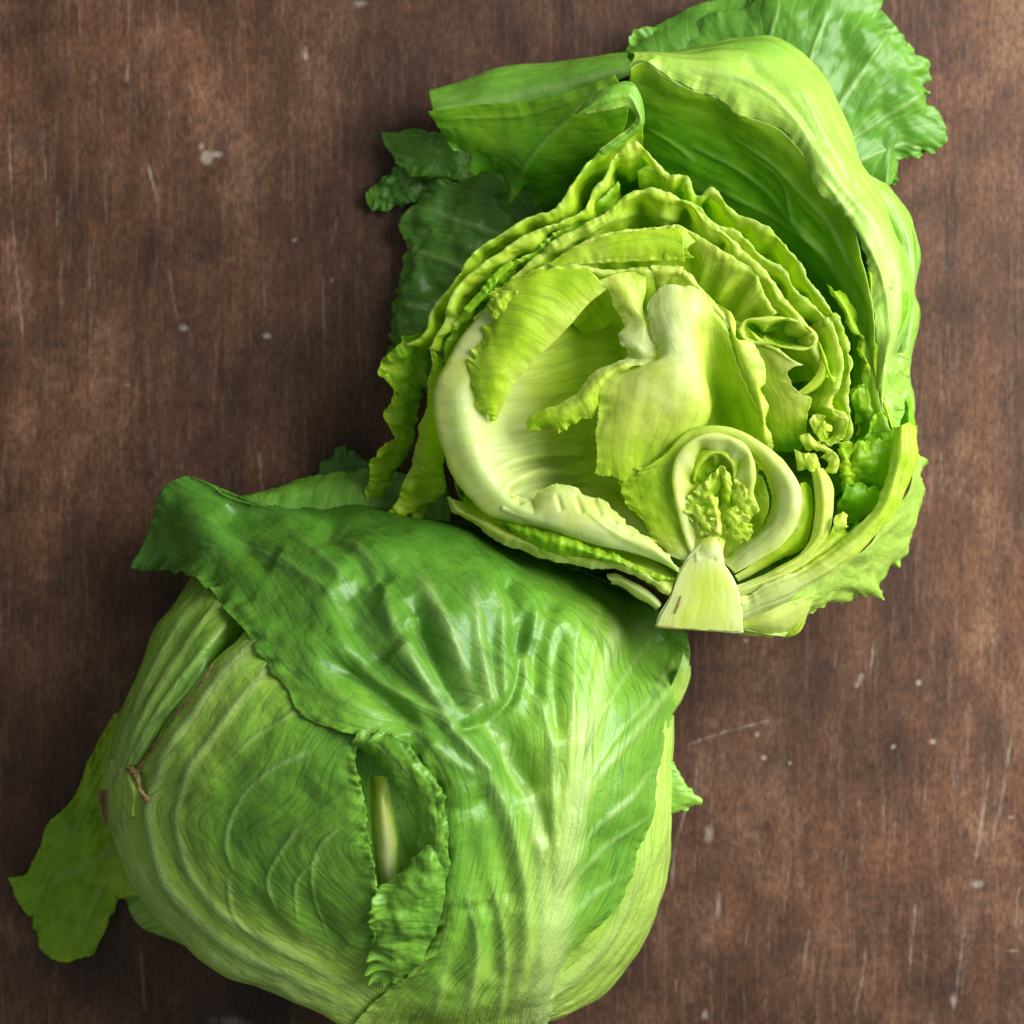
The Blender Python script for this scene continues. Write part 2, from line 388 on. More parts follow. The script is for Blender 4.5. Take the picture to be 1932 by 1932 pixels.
# ---------------------------------------------------------------- table top
def table():
    m = bpy.data.materials.new('worn_wood'); m.use_nodes = True; nt = m.node_tree; L = nt.links.new
    pb = nt.nodes['Principled BSDF']; tc = nd(nt, 'ShaderNodeTexCoord').outputs['Object']
    at = lambda n: nd(nt, 'ShaderNodeAttribute', attribute_name=n).outputs['Fac']

    def noise(scale, detail=6, rough=0.6, off=0):
        mp = nd(nt, 'ShaderNodeMapping'); mp.inputs['Scale'].default_value = scale; mp.inputs['Location'].default_value = (off, off, off); L(tc, mp.inputs[0])
        n_ = nd(nt, 'ShaderNodeTexNoise'); n_.inputs['Scale'].default_value = 1; n_.inputs['Detail'].default_value = detail; n_.inputs['Roughness'].default_value = rough; L(mp.outputs[0], n_.inputs['Vector'])
        return n_.outputs[0]
    grain = noise((420, 30, 1), 7, 0.7)
    fib = noise((760, 330, 1), 4, 0.65, 3)
    blot = noise((20, 13, 1), 9, 0.74, 5)
    red = noise((70, 22, 1), 4, 0.6, 9)
    patch = noise((7, 5.5, 1), 3, 0.55, 2.3)
    lines = noise((230, 7, 1), 5, 0.65, 12)
    col = ramp(nt, blot, [(0.30, (0.016, 0.007, 0.004)), (0.42, (0.046, 0.020, 0.010)), (0.53, (0.090, 0.041, 0.021)), (0.66, (0.190, 0.102, 0.060))])
    col = mixc(nt, ramp(nt, red, [(0.48, (0, 0, 0)), (0.72, (.6, .6, .6))]), col, (0.15, 0.064, 0.030))
    col = mixc(nt, ramp(nt, grain, [(0.52, (0, 0, 0)), (0.80, (.55, .55, .55))]), col, (0.25, 0.155, 0.105))
    col = mixc(nt, ramp(nt, grain, [(0.24, (.65, .65, .65)), (0.46, (0, 0, 0))]), col, (0.040, 0.018, 0.012))
    col = mixc(nt, 0.75, col, ramp(nt, fib, [(0.34, (0.22, 0.21, 0.20)), (0.68, (0.80, 0.79, 0.77))]), 'OVERLAY')
    col = mixc(nt, 1.0, col, ramp(nt, patch, [(0.34, (0.60, 0.56, 0.54)), (0.64, (1.25, 1.22, 1.20))]), 'MULTIPLY')
    col = mixc(nt, ramp(nt, lines, [(0.28, (.75, .75, .75)), (0.40, (0, 0, 0))]), col, (0.022, 0.010, 0.006))
    col = mixc(nt, at('dark'), col, (0.030, 0.020, 0.020))
    pl = mathn(nt, 'ADD', at('pale'), mathn(nt, 'MULTIPLY', mathn(nt, 'SUBTRACT', fib, 0.5), mathn(nt, 'MULTIPLY', at('pale'), 2.2)))
    col = mixc(nt, ramp(nt, pl, [(0.10, (0, 0, 0)), (0.45, (.45, .45, .45)), (0.85, (.85, .85, .85))]), col, (0.32, 0.265, 0.215))
    L(col, pb.inputs['Base Color'])
    L(mathn(nt, 'ADD', mathn(nt, 'MULTIPLY', blot, 0.25), 0.40), pb.inputs['Roughness']); pb.inputs['Specular IOR Level'].default_value = 0.35
    h = mathn(nt, 'ADD', mathn(nt, 'MULTIPLY', grain, 0.5), mathn(nt, 'MULTIPLY', fib, 0.3))
    h = mathn(nt, 'ADD', h, mathn(nt, 'MULTIPLY', at('pale'), -0.4))
    bp = nd(nt, 'ShaderNodeBump'); bp.inputs['Strength'].default_value = 0.35; bp.inputs['Distance'].default_value = 0.0006; L(h, bp.inputs['Height']); L(bp.outputs[0], pb.inputs['Normal'])
    n = 620; lo, hi = -60, 1992
    xs = np.linspace(lo, hi, n); X, Y = np.meshgrid(xs, xs, indexing='ij'); P = np.stack([X, Y], -1)
    pale = np.zeros((n, n)); dark = np.zeros((n, n)); r = np.random.RandomState(4)
    nz = (fbm(np.stack([X / 14, Y / 60, X * 0], -1).reshape(-1, 3), 3, 3).reshape(n, n) * 0.5 + 0.6).clip(0, 1)

    def scratch(arr, pts, wd, s):
        x0, x1 = min(p[0] for p in pts) - 30, max(p[0] for p in pts) + 30; y0, y1 = min(p[1] for p in pts) - 30, max(p[1] for p in pts) + 30
        i0, i1 = np.searchsorted(xs, [x0, x1]); j0, j1 = np.searchsorted(xs, [y0, y1])
        if i1 - i0 < 2 or j1 - j0 < 2: return
        sub = P[i0:i1, j0:j1]; d, par = dist_poly(sub, pts)
        g = np.exp(-(d / wd) ** 2) * s * np.clip(np.minimum(par, 1 - par) * 5, 0, 1) * nz[i0:i1, j0:j1]
        arr[i0:i1, j0:j1] = np.maximum(arr[i0:i1, j0:j1], g)
    k1 = 1300 / 1932 / 1.747
    A = lambda L_: [(x * k1, y * k1) for x, y in L_]
    k2 = 1175 / 1746 / 1.747
    Bm = lambda L_: [(1259 + x * k2, 1188 + y * k2) for x, y in L_]
    for L_, wd, s in (([(45, 380), (50, 700), (60, 1050), (85, 1350), (110, 1600), (125, 1900)], 3.5, .55), ([(715, 750), (770, 980), (795, 1110)], 3.5, .7), ([(825, 1290), (850, 1460), (880, 1600)], 3.5, .5),
                      ([(285, 930), (280, 1130)], 4, .5), ([(430, 1130), (445, 1500), (440, 1750), (455, 1880)], 3.5, .45), ([(535, 870), (515, 1180)], 3, .35), ([(1290, 1300), (1300, 1600)], 4, .4),
                      ([(1585, 1300), (1590, 1900)], 3, .4), ([(305, 0), (305, 90)], 5, .4), ([(630, 300), (620, 420)], 4, .7), ([(1500, 215), (1500, 300)], 5, .6), ([(1720, 0), (1790, 30)], 7, .5), ([(1060, 400), (1080, 560)], 3, .3),
                      ([(1255, 950), (1270, 1200)], 3, .3), ([(1700, 280), (1685, 420)], 4, .35), ([(1655, 1010), (1620, 1260)], 3, .3), ([(20, 0), (15, 80)], 5, .5)):
        scratch(pale, A(L_), wd, s)
    for L_, wd, s in (([(1255, 430), (1265, 700), (1262, 1000)], 5, .6), ([(325, 150), (330, 380)], 5, .5), ([(540, 720), (690, 830)], 4, .5), ([(560, 1350), (900, 1300)], 3, .35), ([(960, 1700), (1010, 1932)], 5, .5), ([(500, 360), (900, 320)], 5, .3), ([(300, 1010), (480, 1060)], 6, .4), ([(360, 1840), (660, 1835)], 3, .4)):
        scratch(dark, A(L_), wd, s)
    for (x, y, rx, ry, s) in ((130, 690, 70, 60, .8), (670, 440, 40, 90, .6), (750, 1720, 50, 60, .5), (905, 1690, 25, 90, .5), (60, 120, 60, 40, .4), (30, 1360, 30, 50, .4), (230, 1690, 90, 60, .35), (1080, 720, 20, 20, .8)):
        d = ((X / k1 - x) / rx) ** 2 + ((Y / k1 - y) / ry) ** 2
        dark = np.maximum(dark, s * np.exp(-d) * nz)
    for (x, y, rx, ry, s) in ((1015, 770, 26, 30, 1.4), (1060, 755, 30, 14, 1.2), (990, 715, 12, 14, .9), (1310, 1645, 20, 14, 1.0), (1445, 1175, 12, 10, .8), (900, 1605, 26, 18, .6), (625, 1885, 16, 10, .6), (1500, 275, 14, 20, .9), (1630, 1370, 10, 14, .5)):
        d = ((X / k1 - x) / rx) ** 2 + ((Y / k1 - y) / ry) ** 2
        pale = np.maximum(pale, (s * np.exp(-d)).clip(0, 0.9))
    for L_, wd, s in (([(50, 580), (250, 510), (570, 425)], 3.5, .6), ([(170, 530), (135, 800), (85, 900), (40, 1080), (15, 1370)], 4, .55), ([(1020, 30), (990, 260)], 3, .6), ([(960, 200), (925, 290)], 6, .9), ([(1695, 470), (1640, 850), (1610, 950), (1590, 1100)], 4, .65),
                      ([(1590, 640), (1545, 920), (1505, 1200)], 4, .65), ([(1435, 650), (1410, 870)], 3.5, .4), ([(255, 1260), (245, 1440)], 5, .8), ([(1220, 1290), (1200, 1560), (1185, 1700)], 4, .55), ([(610, 1080), (570, 1420)], 3, .5), ([(700, 1440), (665, 1680)], 4, .55),
                      ([(975, 1500), (960, 1700), (910, 1932)], 4, .5), ([(1470, 1390), (1425, 1700), (1400, 1932)], 4, .5), ([(1725, 1250), (1700, 1500)], 4, .6), ([(860, 1050), (850, 1200)], 3, .4), ([(1075, 780), (1055, 940)], 3, .4), ([(330, 1010), (290, 1200)], 6, .35), ([(45, 1700), (45, 1790)], 4, .4), ([(1330, 900), (1310, 1100)], 3, .3)):
        scratch(pale, Bm(L_), wd, s)
    for (x, y, rx, ry, s) in ((1235, 258, 13, 13, 1.3), (1305, 546, 14, 12, 1.3), (1110, 572, 11, 11, 1), (443, 512, 11, 11, 1), (476, 626, 11, 11, 1.1), (604, 652, 9, 9, .9), (1690, 917, 16, 10, .8), (205, 1000, 22, 45, .7), (1520, 1245, 30, 20, .9), (1405, 1820, 16, 36, .7), (188, 1885, 20, 24, .6), (1695, 1570, 30, 8, .6), (390, 52, 16, 14, .8)):
        d = ((X - 1259) / k2 - x) ** 2 / rx ** 2 + ((Y - 1188) / k2 - y) ** 2 / ry ** 2
        pale = np.maximum(pale, (s * np.exp(-d)).clip(0, 0.9))
    for (x, y, rx, ry, s) in ((250, 190, 130, 25, .5), (540, 640, 60, 50, .5), (1200, 280, 50, 40, .4), (1130, 450, 20, 60, .5), (1555, 1265, 18, 26, 1), (330, 680, 90, 60, .3), (880, 1110, 70, 20, .35), (1390, 1750, 20, 40, .7), (1690, 1680, 18, 40, .7), (250, 1610, 160, 25, .5), (1130, 1310, 90, 20, .4), (1620, 870, 18, 40, .5)):
        d = ((X - 1259) / k2 - x) ** 2 / rx ** 2 + ((Y - 1188) / k2 - y) ** 2 / ry ** 2
        dark = np.maximum(dark, s * np.exp(-d) * (0.4 + nz * .6))
    for (x, y, rx, ry, s) in ((430, 1930, 40, 14, .8), (395, 1905, 40, 16, -.7), (1240, 40, 40, 60, -.3), (680, 5, 15, 6, .8), (30, 1820, 60, 40, -.4), (150, 1290, 30, 30, -.3)):
        d = ((X - x) / rx) ** 2 + ((Y - y) / ry) ** 2
        if s > 0: pale = np.maximum(pale, s * np.exp(-d) * nz)
        else: dark = np.maximum(dark, -s * np.exp(-d) * nz)
    for k in range(150):      # small wear marks along the grain
        x, y = r.uniform(0, 1932, 2); l = r.exponential(60) + 15; dx = r.normal(0, 3) - (0.12 * l if x > 1200 and y > 1100 else -0.04 * l)
        scratch(pale if r.rand() < .6 else dark, [(x, y), (x + dx, y + l)], r.uniform(2.2, 4.2), r.uniform(.15, .5))
    W = np.stack([(X - 966) * S, -(Y - 966) * S, -0.35 * S * 3 * pale], -1)
    idx = np.arange(n * n).reshape(n, n)
    # the board goes on past the frame: an outer ring of vertices, then sides and underside
    V = list(map(tuple, W.reshape(-1, 3)))
    q = np.stack([idx[:-1, 1:], idx[1:, 1:], idx[1:, :-1], idx[:-1, :-1]], -1).reshape(-1, 4).tolist()
    loop = np.concatenate([idx[0, :], idx[1:, -1], idx[-1, -2::-1], idx[-2:0:-1, 0]]).tolist()
    base = len(V); nl = len(loop)
    for sc_, z in ((4.2, 0.0), (4.2, -0.03), (0.9, -0.03)):
        for i in loop: V.append((V[i][0] * sc_, V[i][1] * sc_, z))
    rings = [loop] + [list(range(base + k * nl, base + (k + 1) * nl)) for k in range(3)]
    for a, b in zip(rings[:-1], rings[1:]):
        for i in range(nl):
            j = (i + 1) % nl; q.append([a[i], b[i], b[j], a[j]][::-1])
    V = np.array(V); pad = np.zeros(3 * nl)
    o = mesh_object('table_top', V, q, m, None, {'pale': np.concatenate([pale.ravel(), pad]), 'dark': np.concatenate([dark.ravel(), pad])}, smooth=False)
    o['kind'] = 'structure'; o['label'] = 'worn dark reddish brown wooden table top with pale scratches and flecks'
    return o


table()


def thing(name, label, cat, x, y):
    o = bpy.data.objects.new(name, None); COL.objects.link(o); o.empty_display_size = 0.02
    o.location = ((x - 966) * S, -(y - 966) * S, 0); o['label'] = label; o['category'] = cat
    bpy.context.view_layer.update(); return o


def frame(x0, y0, k):
    return lambda L_, z=None: [(x0 + p[0] * k, y0 + p[1] * k, (p[2] if len(p) > 2 else z)) for p in L_]


z1 = frame(658.3, 0, .3259); z2 = frame(1202.1, 0, .3259); z3 = frame(658.3, 515.2, .3259); z4 = frame(1144.9, 572.4, .3259)
z5 = frame(1431, 457.9, .2963); z6 = frame(0, 858.6, .3259); z7 = frame(0, 1302.2, .3259); z8 = frame(572.4, 973.1, .3852); z9 = frame(629.7, 1302.2, .3852)


def wz(L_, z): return [(p[0], p[1], z if not isinstance(z, (list, tuple)) else z[i]) for i, p in enumerate(L_)]


def inset(rim, c, prof):
    rim = resample(rim, max(24, len(rim) * 3)); out = []
    run = chord(rim); ff = 1 + 0.8 * perlin(np.stack([run / 48, run * 0 + rim[0, 0], run * 0], -1), 77)[:, None]; ff = np.clip(ff, 0.35, 1.9)
    for d, dz in prof:
        v = np.array([c[0], c[1]]) - rim[:, :2]; l = np.linalg.norm(v, axis=1, keepdims=True)
        q = rim.copy(); q[:, :2] += v / l * np.minimum(d * (ff if 0 < d < 60 else 1), l * 0.9); q[:, 2] = np.maximum(q[:, 2] + dz, 14)
        out.append(q)
    return out


# ================================================================ LOWER, WHOLE LETTUCE
whole = thing('whole_lettuce', 'whole green lettuce head with a dark outer leaf folded over its top', 'lettuce', 740, 1480)


def dome(x, y, zb=170, zt=560, c=(730, 1470), r=(560, 500)):
    ry = r[1] if y < c[1] else r[1] + 60
    q = 1 - ((x - c[0]) / r[0]) ** 2 - ((y - c[1]) / ry) ** 2
    return zb + (zt - zb) * math.sqrt(max(q, 0.0))


def ball(parent, c, r, zb, zt, tone, mat, name, scale=0.93):
    rows = []
    for k, (rr, z) in enumerate(((0.25, 3), (0.62, 14), (0.86, zb * 0.5), (0.97, zb), (0.93, zb + (zt - zb) * .40), (0.78, zb + (zt - zb) * .66), (0.5, zb + (zt - zb) * .88), (0.2, zt * .98), (0.02, zt))):
        rows.append([(c[0] + math.cos(a) * r[0] * rr * scale, c[1] + math.sin(a) * r[1] * rr * scale, z) for a in np.linspace(0, 2 * math.pi, 25)])
    return leaf(parent, rows, mat, tone, name, th=6, step=9, crinkle=(7, 130), fine=(0, 20))


ball(whole, (725, 1500), (520, 440), 200, 470, 0.62, M_out, 'inner_head', 0.9)

# leaf lying on the table at far left
leaf(whole, [wz([(300, 1350), (300, 1480), (300, 1600), (330, 1690)], 60), wz([(215, 1350), (210, 1480), (220, 1610), (250, 1693)], 45),
             wz([(169, 1432), (170, 1540), (180, 1640), (222, 1700)], 50), wz([(128, 1515), (135, 1610), (155, 1690), (209, 1728)], 45),
             wz([(92, 1550), (100, 1645), (130, 1720), (207, 1745)], 38), wz([(52, 1640), (78, 1695), (120, 1758), (195, 1768)], 34), wz([(14, 1655), (50, 1722), (98, 1812), (178, 1802)], 26)],
     M_mid, [[.45, .45, .45, .4], [.56, .56, .54, .5], [.62, .6, .56, .5]], 'leaf', 'flat olive green leaf lying on the table', th=3, crinkle=(15, 60), edges={'s1': (12, 22, 9), 't0': (10, 30, 12), 't1': (9, 26, 8)}, corr=(4, 30), ribs=[([(290, 1560), (180, 1620), (60, 1690)], 10, 6, 5, .5), ([(260, 1500), (180, 1540), (110, 1580)], 6, 5, 4, .35), ([(240, 1600), (180, 1700), (150, 1780)], 6, 5, 4, .35)], step=2.4, seed=31)
leaf(whole, [wz([(330, 1650), (400, 1720), (470, 1800)], 40), wz([(280, 1660), (330, 1730), (400, 1800)], 38), wz([(232, 1690), (262, 1745), (340, 1778)], 26)], M_out, .42, th=3, crinkle=(5, 60), edges={'s1': (5, 22, 3)}, seed=32)
# dim leaves behind the top
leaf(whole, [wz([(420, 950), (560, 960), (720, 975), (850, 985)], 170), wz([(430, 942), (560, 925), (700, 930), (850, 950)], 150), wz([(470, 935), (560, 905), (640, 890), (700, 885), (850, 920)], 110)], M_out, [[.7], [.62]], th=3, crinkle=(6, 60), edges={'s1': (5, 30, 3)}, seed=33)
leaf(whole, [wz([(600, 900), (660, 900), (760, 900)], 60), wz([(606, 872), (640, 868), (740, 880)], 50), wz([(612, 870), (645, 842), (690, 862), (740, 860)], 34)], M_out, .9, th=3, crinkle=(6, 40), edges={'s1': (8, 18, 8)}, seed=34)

# pale rounded outer leaf, right
D5 = lambda x, y: dome(x, y) - 22
leaf(whole, [[(1150, 1330, -20), (1130, 1500, -10), (1110, 1640, -12), (1060, 1740, -16), (990, 1800, -14), (880, 1860, 0), (800, 1900, 0)],
             [(1225, 1340, -10), (1215, 1500, 0), (1180, 1650, 0), (1120, 1760, 0), (1040, 1840, 0), (940, 1900, 4), (850, 1930, 0)],
             [(1252, 1345, 4), (1250, 1500, 12), (1228, 1640, 12), (1175, 1765, 10), (1090, 1860, 10), (990, 1920, 6), (880, 1955, 0)],
             [(1264, 1350, -20), (1266, 1510, -10), (1256, 1640, -10), (1215, 1770, -10), (1130, 1880, -10), (1020, 1932, -10), (900, 1985, -20)],
             [(1262, 1350, -70), (1262, 1510, -70), (1254, 1640, -70), (1212, 1768, -70), (1128, 1878, -70), (1018, 1930, -70), (900, 1985, -60)],
             [(1210, 1370, -140), (1205, 1510, -140), (1195, 1630, -140), (1160, 1740, -140), (1090, 1850, -140), (1000, 1900, -140), (900, 1940, -140)]],
     M_out, [[.35], [.28], [.22], [.25], [.4]], 'leaf', 'pale yellow green outer leaf wrapping round the right side', dome=D5, th=5, vdir='t', corr=(3, 42), crinkle=(5, 110), step=3.4,
     ribs=[([(960, 1915), (1100, 1830), (1190, 1700), (1225, 1540)], 16, 3, 8, .5), ([(1020, 1860), (1130, 1760), (1180, 1620)], 12, -4, 8, .0)], seed=41)

# left bundle leaf with smooth parallel ribs
leaf(whole, [[(205, 1448, -60), (225, 1372, -60), (255, 1285, -60), (290, 1198, -60), (330, 1138, -60), (372, 1080, -60)],
             [(203, 1446, 0), (222, 1370, 0), (252, 1285, 0), (288, 1198, 0), (328, 1138, 0), (370, 1078, 0)],
             [(222, 1446, 20), (255, 1350, 16), (297, 1262, 16), (345, 1185, 12), (390, 1140, 10), (440, 1080, 10)],
             [(242, 1446, 26), (290, 1352, 20), (342, 1272, 18), (395, 1210, 10), (440, 1170, -20), (500, 1120, -60)],
             [(258, 1444, 14), (318, 1352, 6), (374, 1290, 0), (398, 1243, -18), (450, 1196, -50), (520, 1150, -80)],
             [(264, 1446, -24), (326, 1360, -40), (384, 1296, -46), (410, 1250, -60), (460, 1204, -80), (530, 1160, -100)]],
     M_out, [[.50], [.42], [.40], [.46], [.6]], 'leaf', 'ribbed olive yellow outer leaf on the left shoulder', dome=dome, th=6, vdir='t', crinkle=(4, 90), step=2.8,
     ribs=[([(222, 1440), (252, 1350), (292, 1262), (335, 1180), (380, 1120)], 9, 7, 8, .5), ([(235, 1440), (272, 1350), (318, 1265), (365, 1195), (420, 1130)], 8, 6, 7, .5),
           ([(247, 1440), (295, 1350), (345, 1275), (395, 1215), (450, 1150)], 8, 7, 7, .55), ([(256, 1440), (310, 1352), (362, 1290), (400, 1228)], 6, 5, 5, .4)], seed=42)

# large front-left leaf
rows2 = [[(470, 1205, -46), (405, 1262, -46), (340, 1350, -46), (268, 1452, -46), (222, 1500, -60), (236, 1600, -60), (282, 1695, -60), (352, 1772, -60), (440, 1832, -60), (545, 1872, -60), (700, 1950, -60)],
         [(462, 1190, -6), (394, 1252, 0), (330, 1342, 0), (258, 1446, 4), (204, 1500, 0), (222, 1600, 0), (270, 1700, 0), (342, 1782, 0), (432, 1842, 0), (540, 1882, 0), (690, 1965, 0)],
         [(490, 1205, 16), (425, 1280, 22), (368, 1360, 24), (308, 1450, 20), (262, 1510, 10), (275, 1600, 10), (318, 1680, 10), (385, 1755, 10), (470, 1812, 10), (565, 1852, 10), (740, 1950, 4)],
         [(545, 1240, 12), (480, 1320, 18), (425, 1400, 18), (370, 1470, 14), (330, 1530, 4), (335, 1600, 4), (372, 1670, 2), (435, 1735, 0), (515, 1790, 0), (600, 1830, 0), (750, 1930, 0)],
         [(600, 1280, 8), (550, 1370, 16), (500, 1440, 20), (445, 1500, 16), (415, 1560, 8), (425, 1620, 6), (465, 1680, 4), (520, 1730, 2), (580, 1770, 0), (640, 1810, 0), (755, 1915, 0)],
         [(650, 1320, 10), (620, 1420, 22), (580, 1490, 26), (545, 1540, 24), (530, 1590, 20), (545, 1640, 16), (580, 1685, 12), (615, 1730, 8), (645, 1775, 6), (675, 1815, 4), (760, 1900, 0)],
         [(690, 1370, 14), (676, 1450, 30), (690, 1500, 34), (694, 1545, 34), (700, 1590, 32), (708, 1635, 30), (716, 1680, 26), (702, 1715, 22), (700, 1755, 16), (706, 1800, 10), (768, 1885, 0)]]
cw = lambda *p: list(p)
leaf(whole, rows2, M_out, [[.3] * 11, [.30, .32, .34, .32, .28, .26, .26, .26, .24, .24, .20], [.32, .34, .36, .36, .34, .32, .30, .30, .28, .26, .22], [.5, .46, .46, .46, .40, .38, .34, .30, .26, .22, .14],
                         [.62, .64, .66, .66, .62, .60, .56, .5, .4, .3, .16], [.68, .66, .66, .62, .6, .6, .58, .54, .46, .36, .2], [.60, .55, .54, .56, .58, .6, .6, .55, .5, .4, .25]], 'leaf', 'large bulging leaf with pale ribs curving down the left side', dome=dome, th=4.5, vdir='t', step=2.6, ribk=(1.0, 0.7), gk=(1.4, 0.9),
     crinkle=(7, 100), fine=(1.0, 26), edges={'s1': (20, 26, 12)}, fan=0.5,
     ribs=[([(478, 1215), (410, 1285), (350, 1370), (300, 1450), (280, 1540), (300, 1640), (360, 1730), (450, 1800), (560, 1850), (660, 1905)], 11, 9, 12, .9),
           ([(520, 1245), (455, 1320), (400, 1390), (352, 1460), (335, 1540), (348, 1630), (405, 1710), (480, 1765), (570, 1810), (660, 1865)], 9, 8, 10, .75),
           ([(215, 1490), (238, 1600), (290, 1700), (370, 1785), (480, 1840), (640, 1905)], 20, 4, 20, .55),
           ([(555, 1345), (480, 1390), (430, 1440)], 5, 4, 3, .5), ([(580, 1420), (500, 1460), (440, 1530), (425, 1590), (440, 1650)], 6, 5, 4, .5),
           ([(560, 1560), (520, 1620), (505, 1650), (520, 1720)], 6, 5, 3, .45), ([(430, 1660), (438, 1720), (480, 1770)], 5, 4, 3, .4), ([(600, 1620), (560, 1660), (560, 1740)], 5, 5, 3, .4), ([(640, 1560), (600, 1600), (590, 1700), (620, 1780)], 5, 4, 3, .35)],
     grooves=[([(520, 1330), (470, 1420), (400, 1500)], 16, 7), ([(600, 1480), (540, 1560), (470, 1660)], 22, 10), ([(560, 1680), (600, 1740), (650, 1790)], 16, 10), ([(480, 1690), (530, 1760), (620, 1810)], 12, 8)], seed=43)

# inner leaf seen through the gap, with a white rib
D6 = lambda x, y: dome(x, y) - 30
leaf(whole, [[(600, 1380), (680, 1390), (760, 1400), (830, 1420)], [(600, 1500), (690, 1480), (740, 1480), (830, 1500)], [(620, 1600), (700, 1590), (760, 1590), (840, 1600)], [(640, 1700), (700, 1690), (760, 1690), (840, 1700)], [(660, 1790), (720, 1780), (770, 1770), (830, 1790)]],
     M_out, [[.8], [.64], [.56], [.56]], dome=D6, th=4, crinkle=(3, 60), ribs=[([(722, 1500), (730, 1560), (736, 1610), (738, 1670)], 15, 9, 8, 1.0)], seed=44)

leaf(whole, [[(690, 1470, -6), (702, 1466, 2), (716, 1464, 5), (730, 1466, 2), (742, 1470, -6)], [(696, 1520, -4), (708, 1518, 6), (720, 1516, 13), (732, 1518, 6), (744, 1520, -4)], [(700, 1575, -4), (713, 1573, 8), (727, 1573, 15), (740, 1573, 8), (754, 1575, -4)], [(706, 1630, -4), (718, 1630, 8), (731, 1630, 14), (743, 1630, 7), (754, 1630, -4)], [(716, 1700, -6), (726, 1702, 2), (736, 1704, 5), (744, 1702, 2), (752, 1700, -6)]],
     M_in, [[.75, .6, .5, .6, .75], [.6, .25, .06, .25, .6], [.55, .12, .0, .12, .55], [.55, .15, .0, .15, .55], [.6, .3, .1, .3, .6]], 'leaf_rib', 'white rib seen inside the dark gap', dome=D6, th=4, crinkle=(1, 40), step=2, seed=54)
# the big folded leaf: midrib right of centre, left lobe thrown over the head
b = 'x'
rowsB = [[(650, 1940, 0), (700, 1955, 6), (780, 1965, 10), (870, 1970, 12), (950, 1970, 12), (1000, 1965, 6), (1012, 1960, 0), (1022, 1950, -10)],
         [(700, 1895, 6), (750, 1888, 12), (830, 1885, 16), (910, 1885, 20), (985, 1888, 22), (1020, 1885, 14), (1034, 1875, 8), (1048, 1862, -4)],
         [(795, 1815, 16), (830, 1806, 22), (880, 1800, 22), (950, 1800, 22), (1010, 1800, 24), (1046, 1800, 18), (1062, 1806, 10), (1080, 1800, 0)],
         [(822, 1700, 10), (850, 1692, 26), (900, 1685, 24), (970, 1680, 18), (1035, 1670, 26), (1064, 1668, 20), (1110, 1690, 10), (1168, 1705, 2)],
         [(838, 1600, 14), (866, 1592, 30), (910, 1580, 26), (980, 1560, 16), (1050, 1550, 30), (1084, 1555, 22), (1150, 1575, 12), (1215, 1600, 6)],
         [(822, 1500, 8), (862, 1480, 34), (920, 1465, 30), (990, 1440, 12), (1070, 1420, 28), (1104, 1430, 20), (1180, 1440, 12), (1248, 1450, 6)],
         [(746, 1405, 22), (800, 1380, 34), (870, 1360, 32), (950, 1340, 10), (1080, 1310, 26), (1126, 1318, 18), (1200, 1325, 12), (1268, 1348, 4)],
         [(585, 1358, 16), (680, 1310, 30), (780, 1270, 36), (920, 1230, 14), (1080, 1200, 20), (1156, 1205, 16), (1230, 1220, 12), (1302, 1262, 0)],
         [(468, 1205, 24), (570, 1190, 38), (690, 1160, 34), (840, 1140, 28), (1000, 1110, 16), (1160, 1120, 6), (1230, 1145, 0), (1292, 1195, -10)],
         [(385, 1105, 40), (470, 1060, 44), (600, 1050, 36), (760, 1040, 26), (940, 1040, 10), (1110, 1085, -6), (1190, 1120, -10), (1270, 1160, -20)],
         [(320, 1078, 10), (372, 985, 70), (470, 975, 50), (640, 985, 30), (830, 990, 10), (1000, 1040, -10), (1130, 1085, -20), (1240, 1130, -30)],
         [(262, 1075, -50), (296, 940, 0), (350, 897, 20), (430, 945, 10), (620, 958, -10), (860, 975, -30), (1060, 1050, -40), (1200, 1100, -60)]]
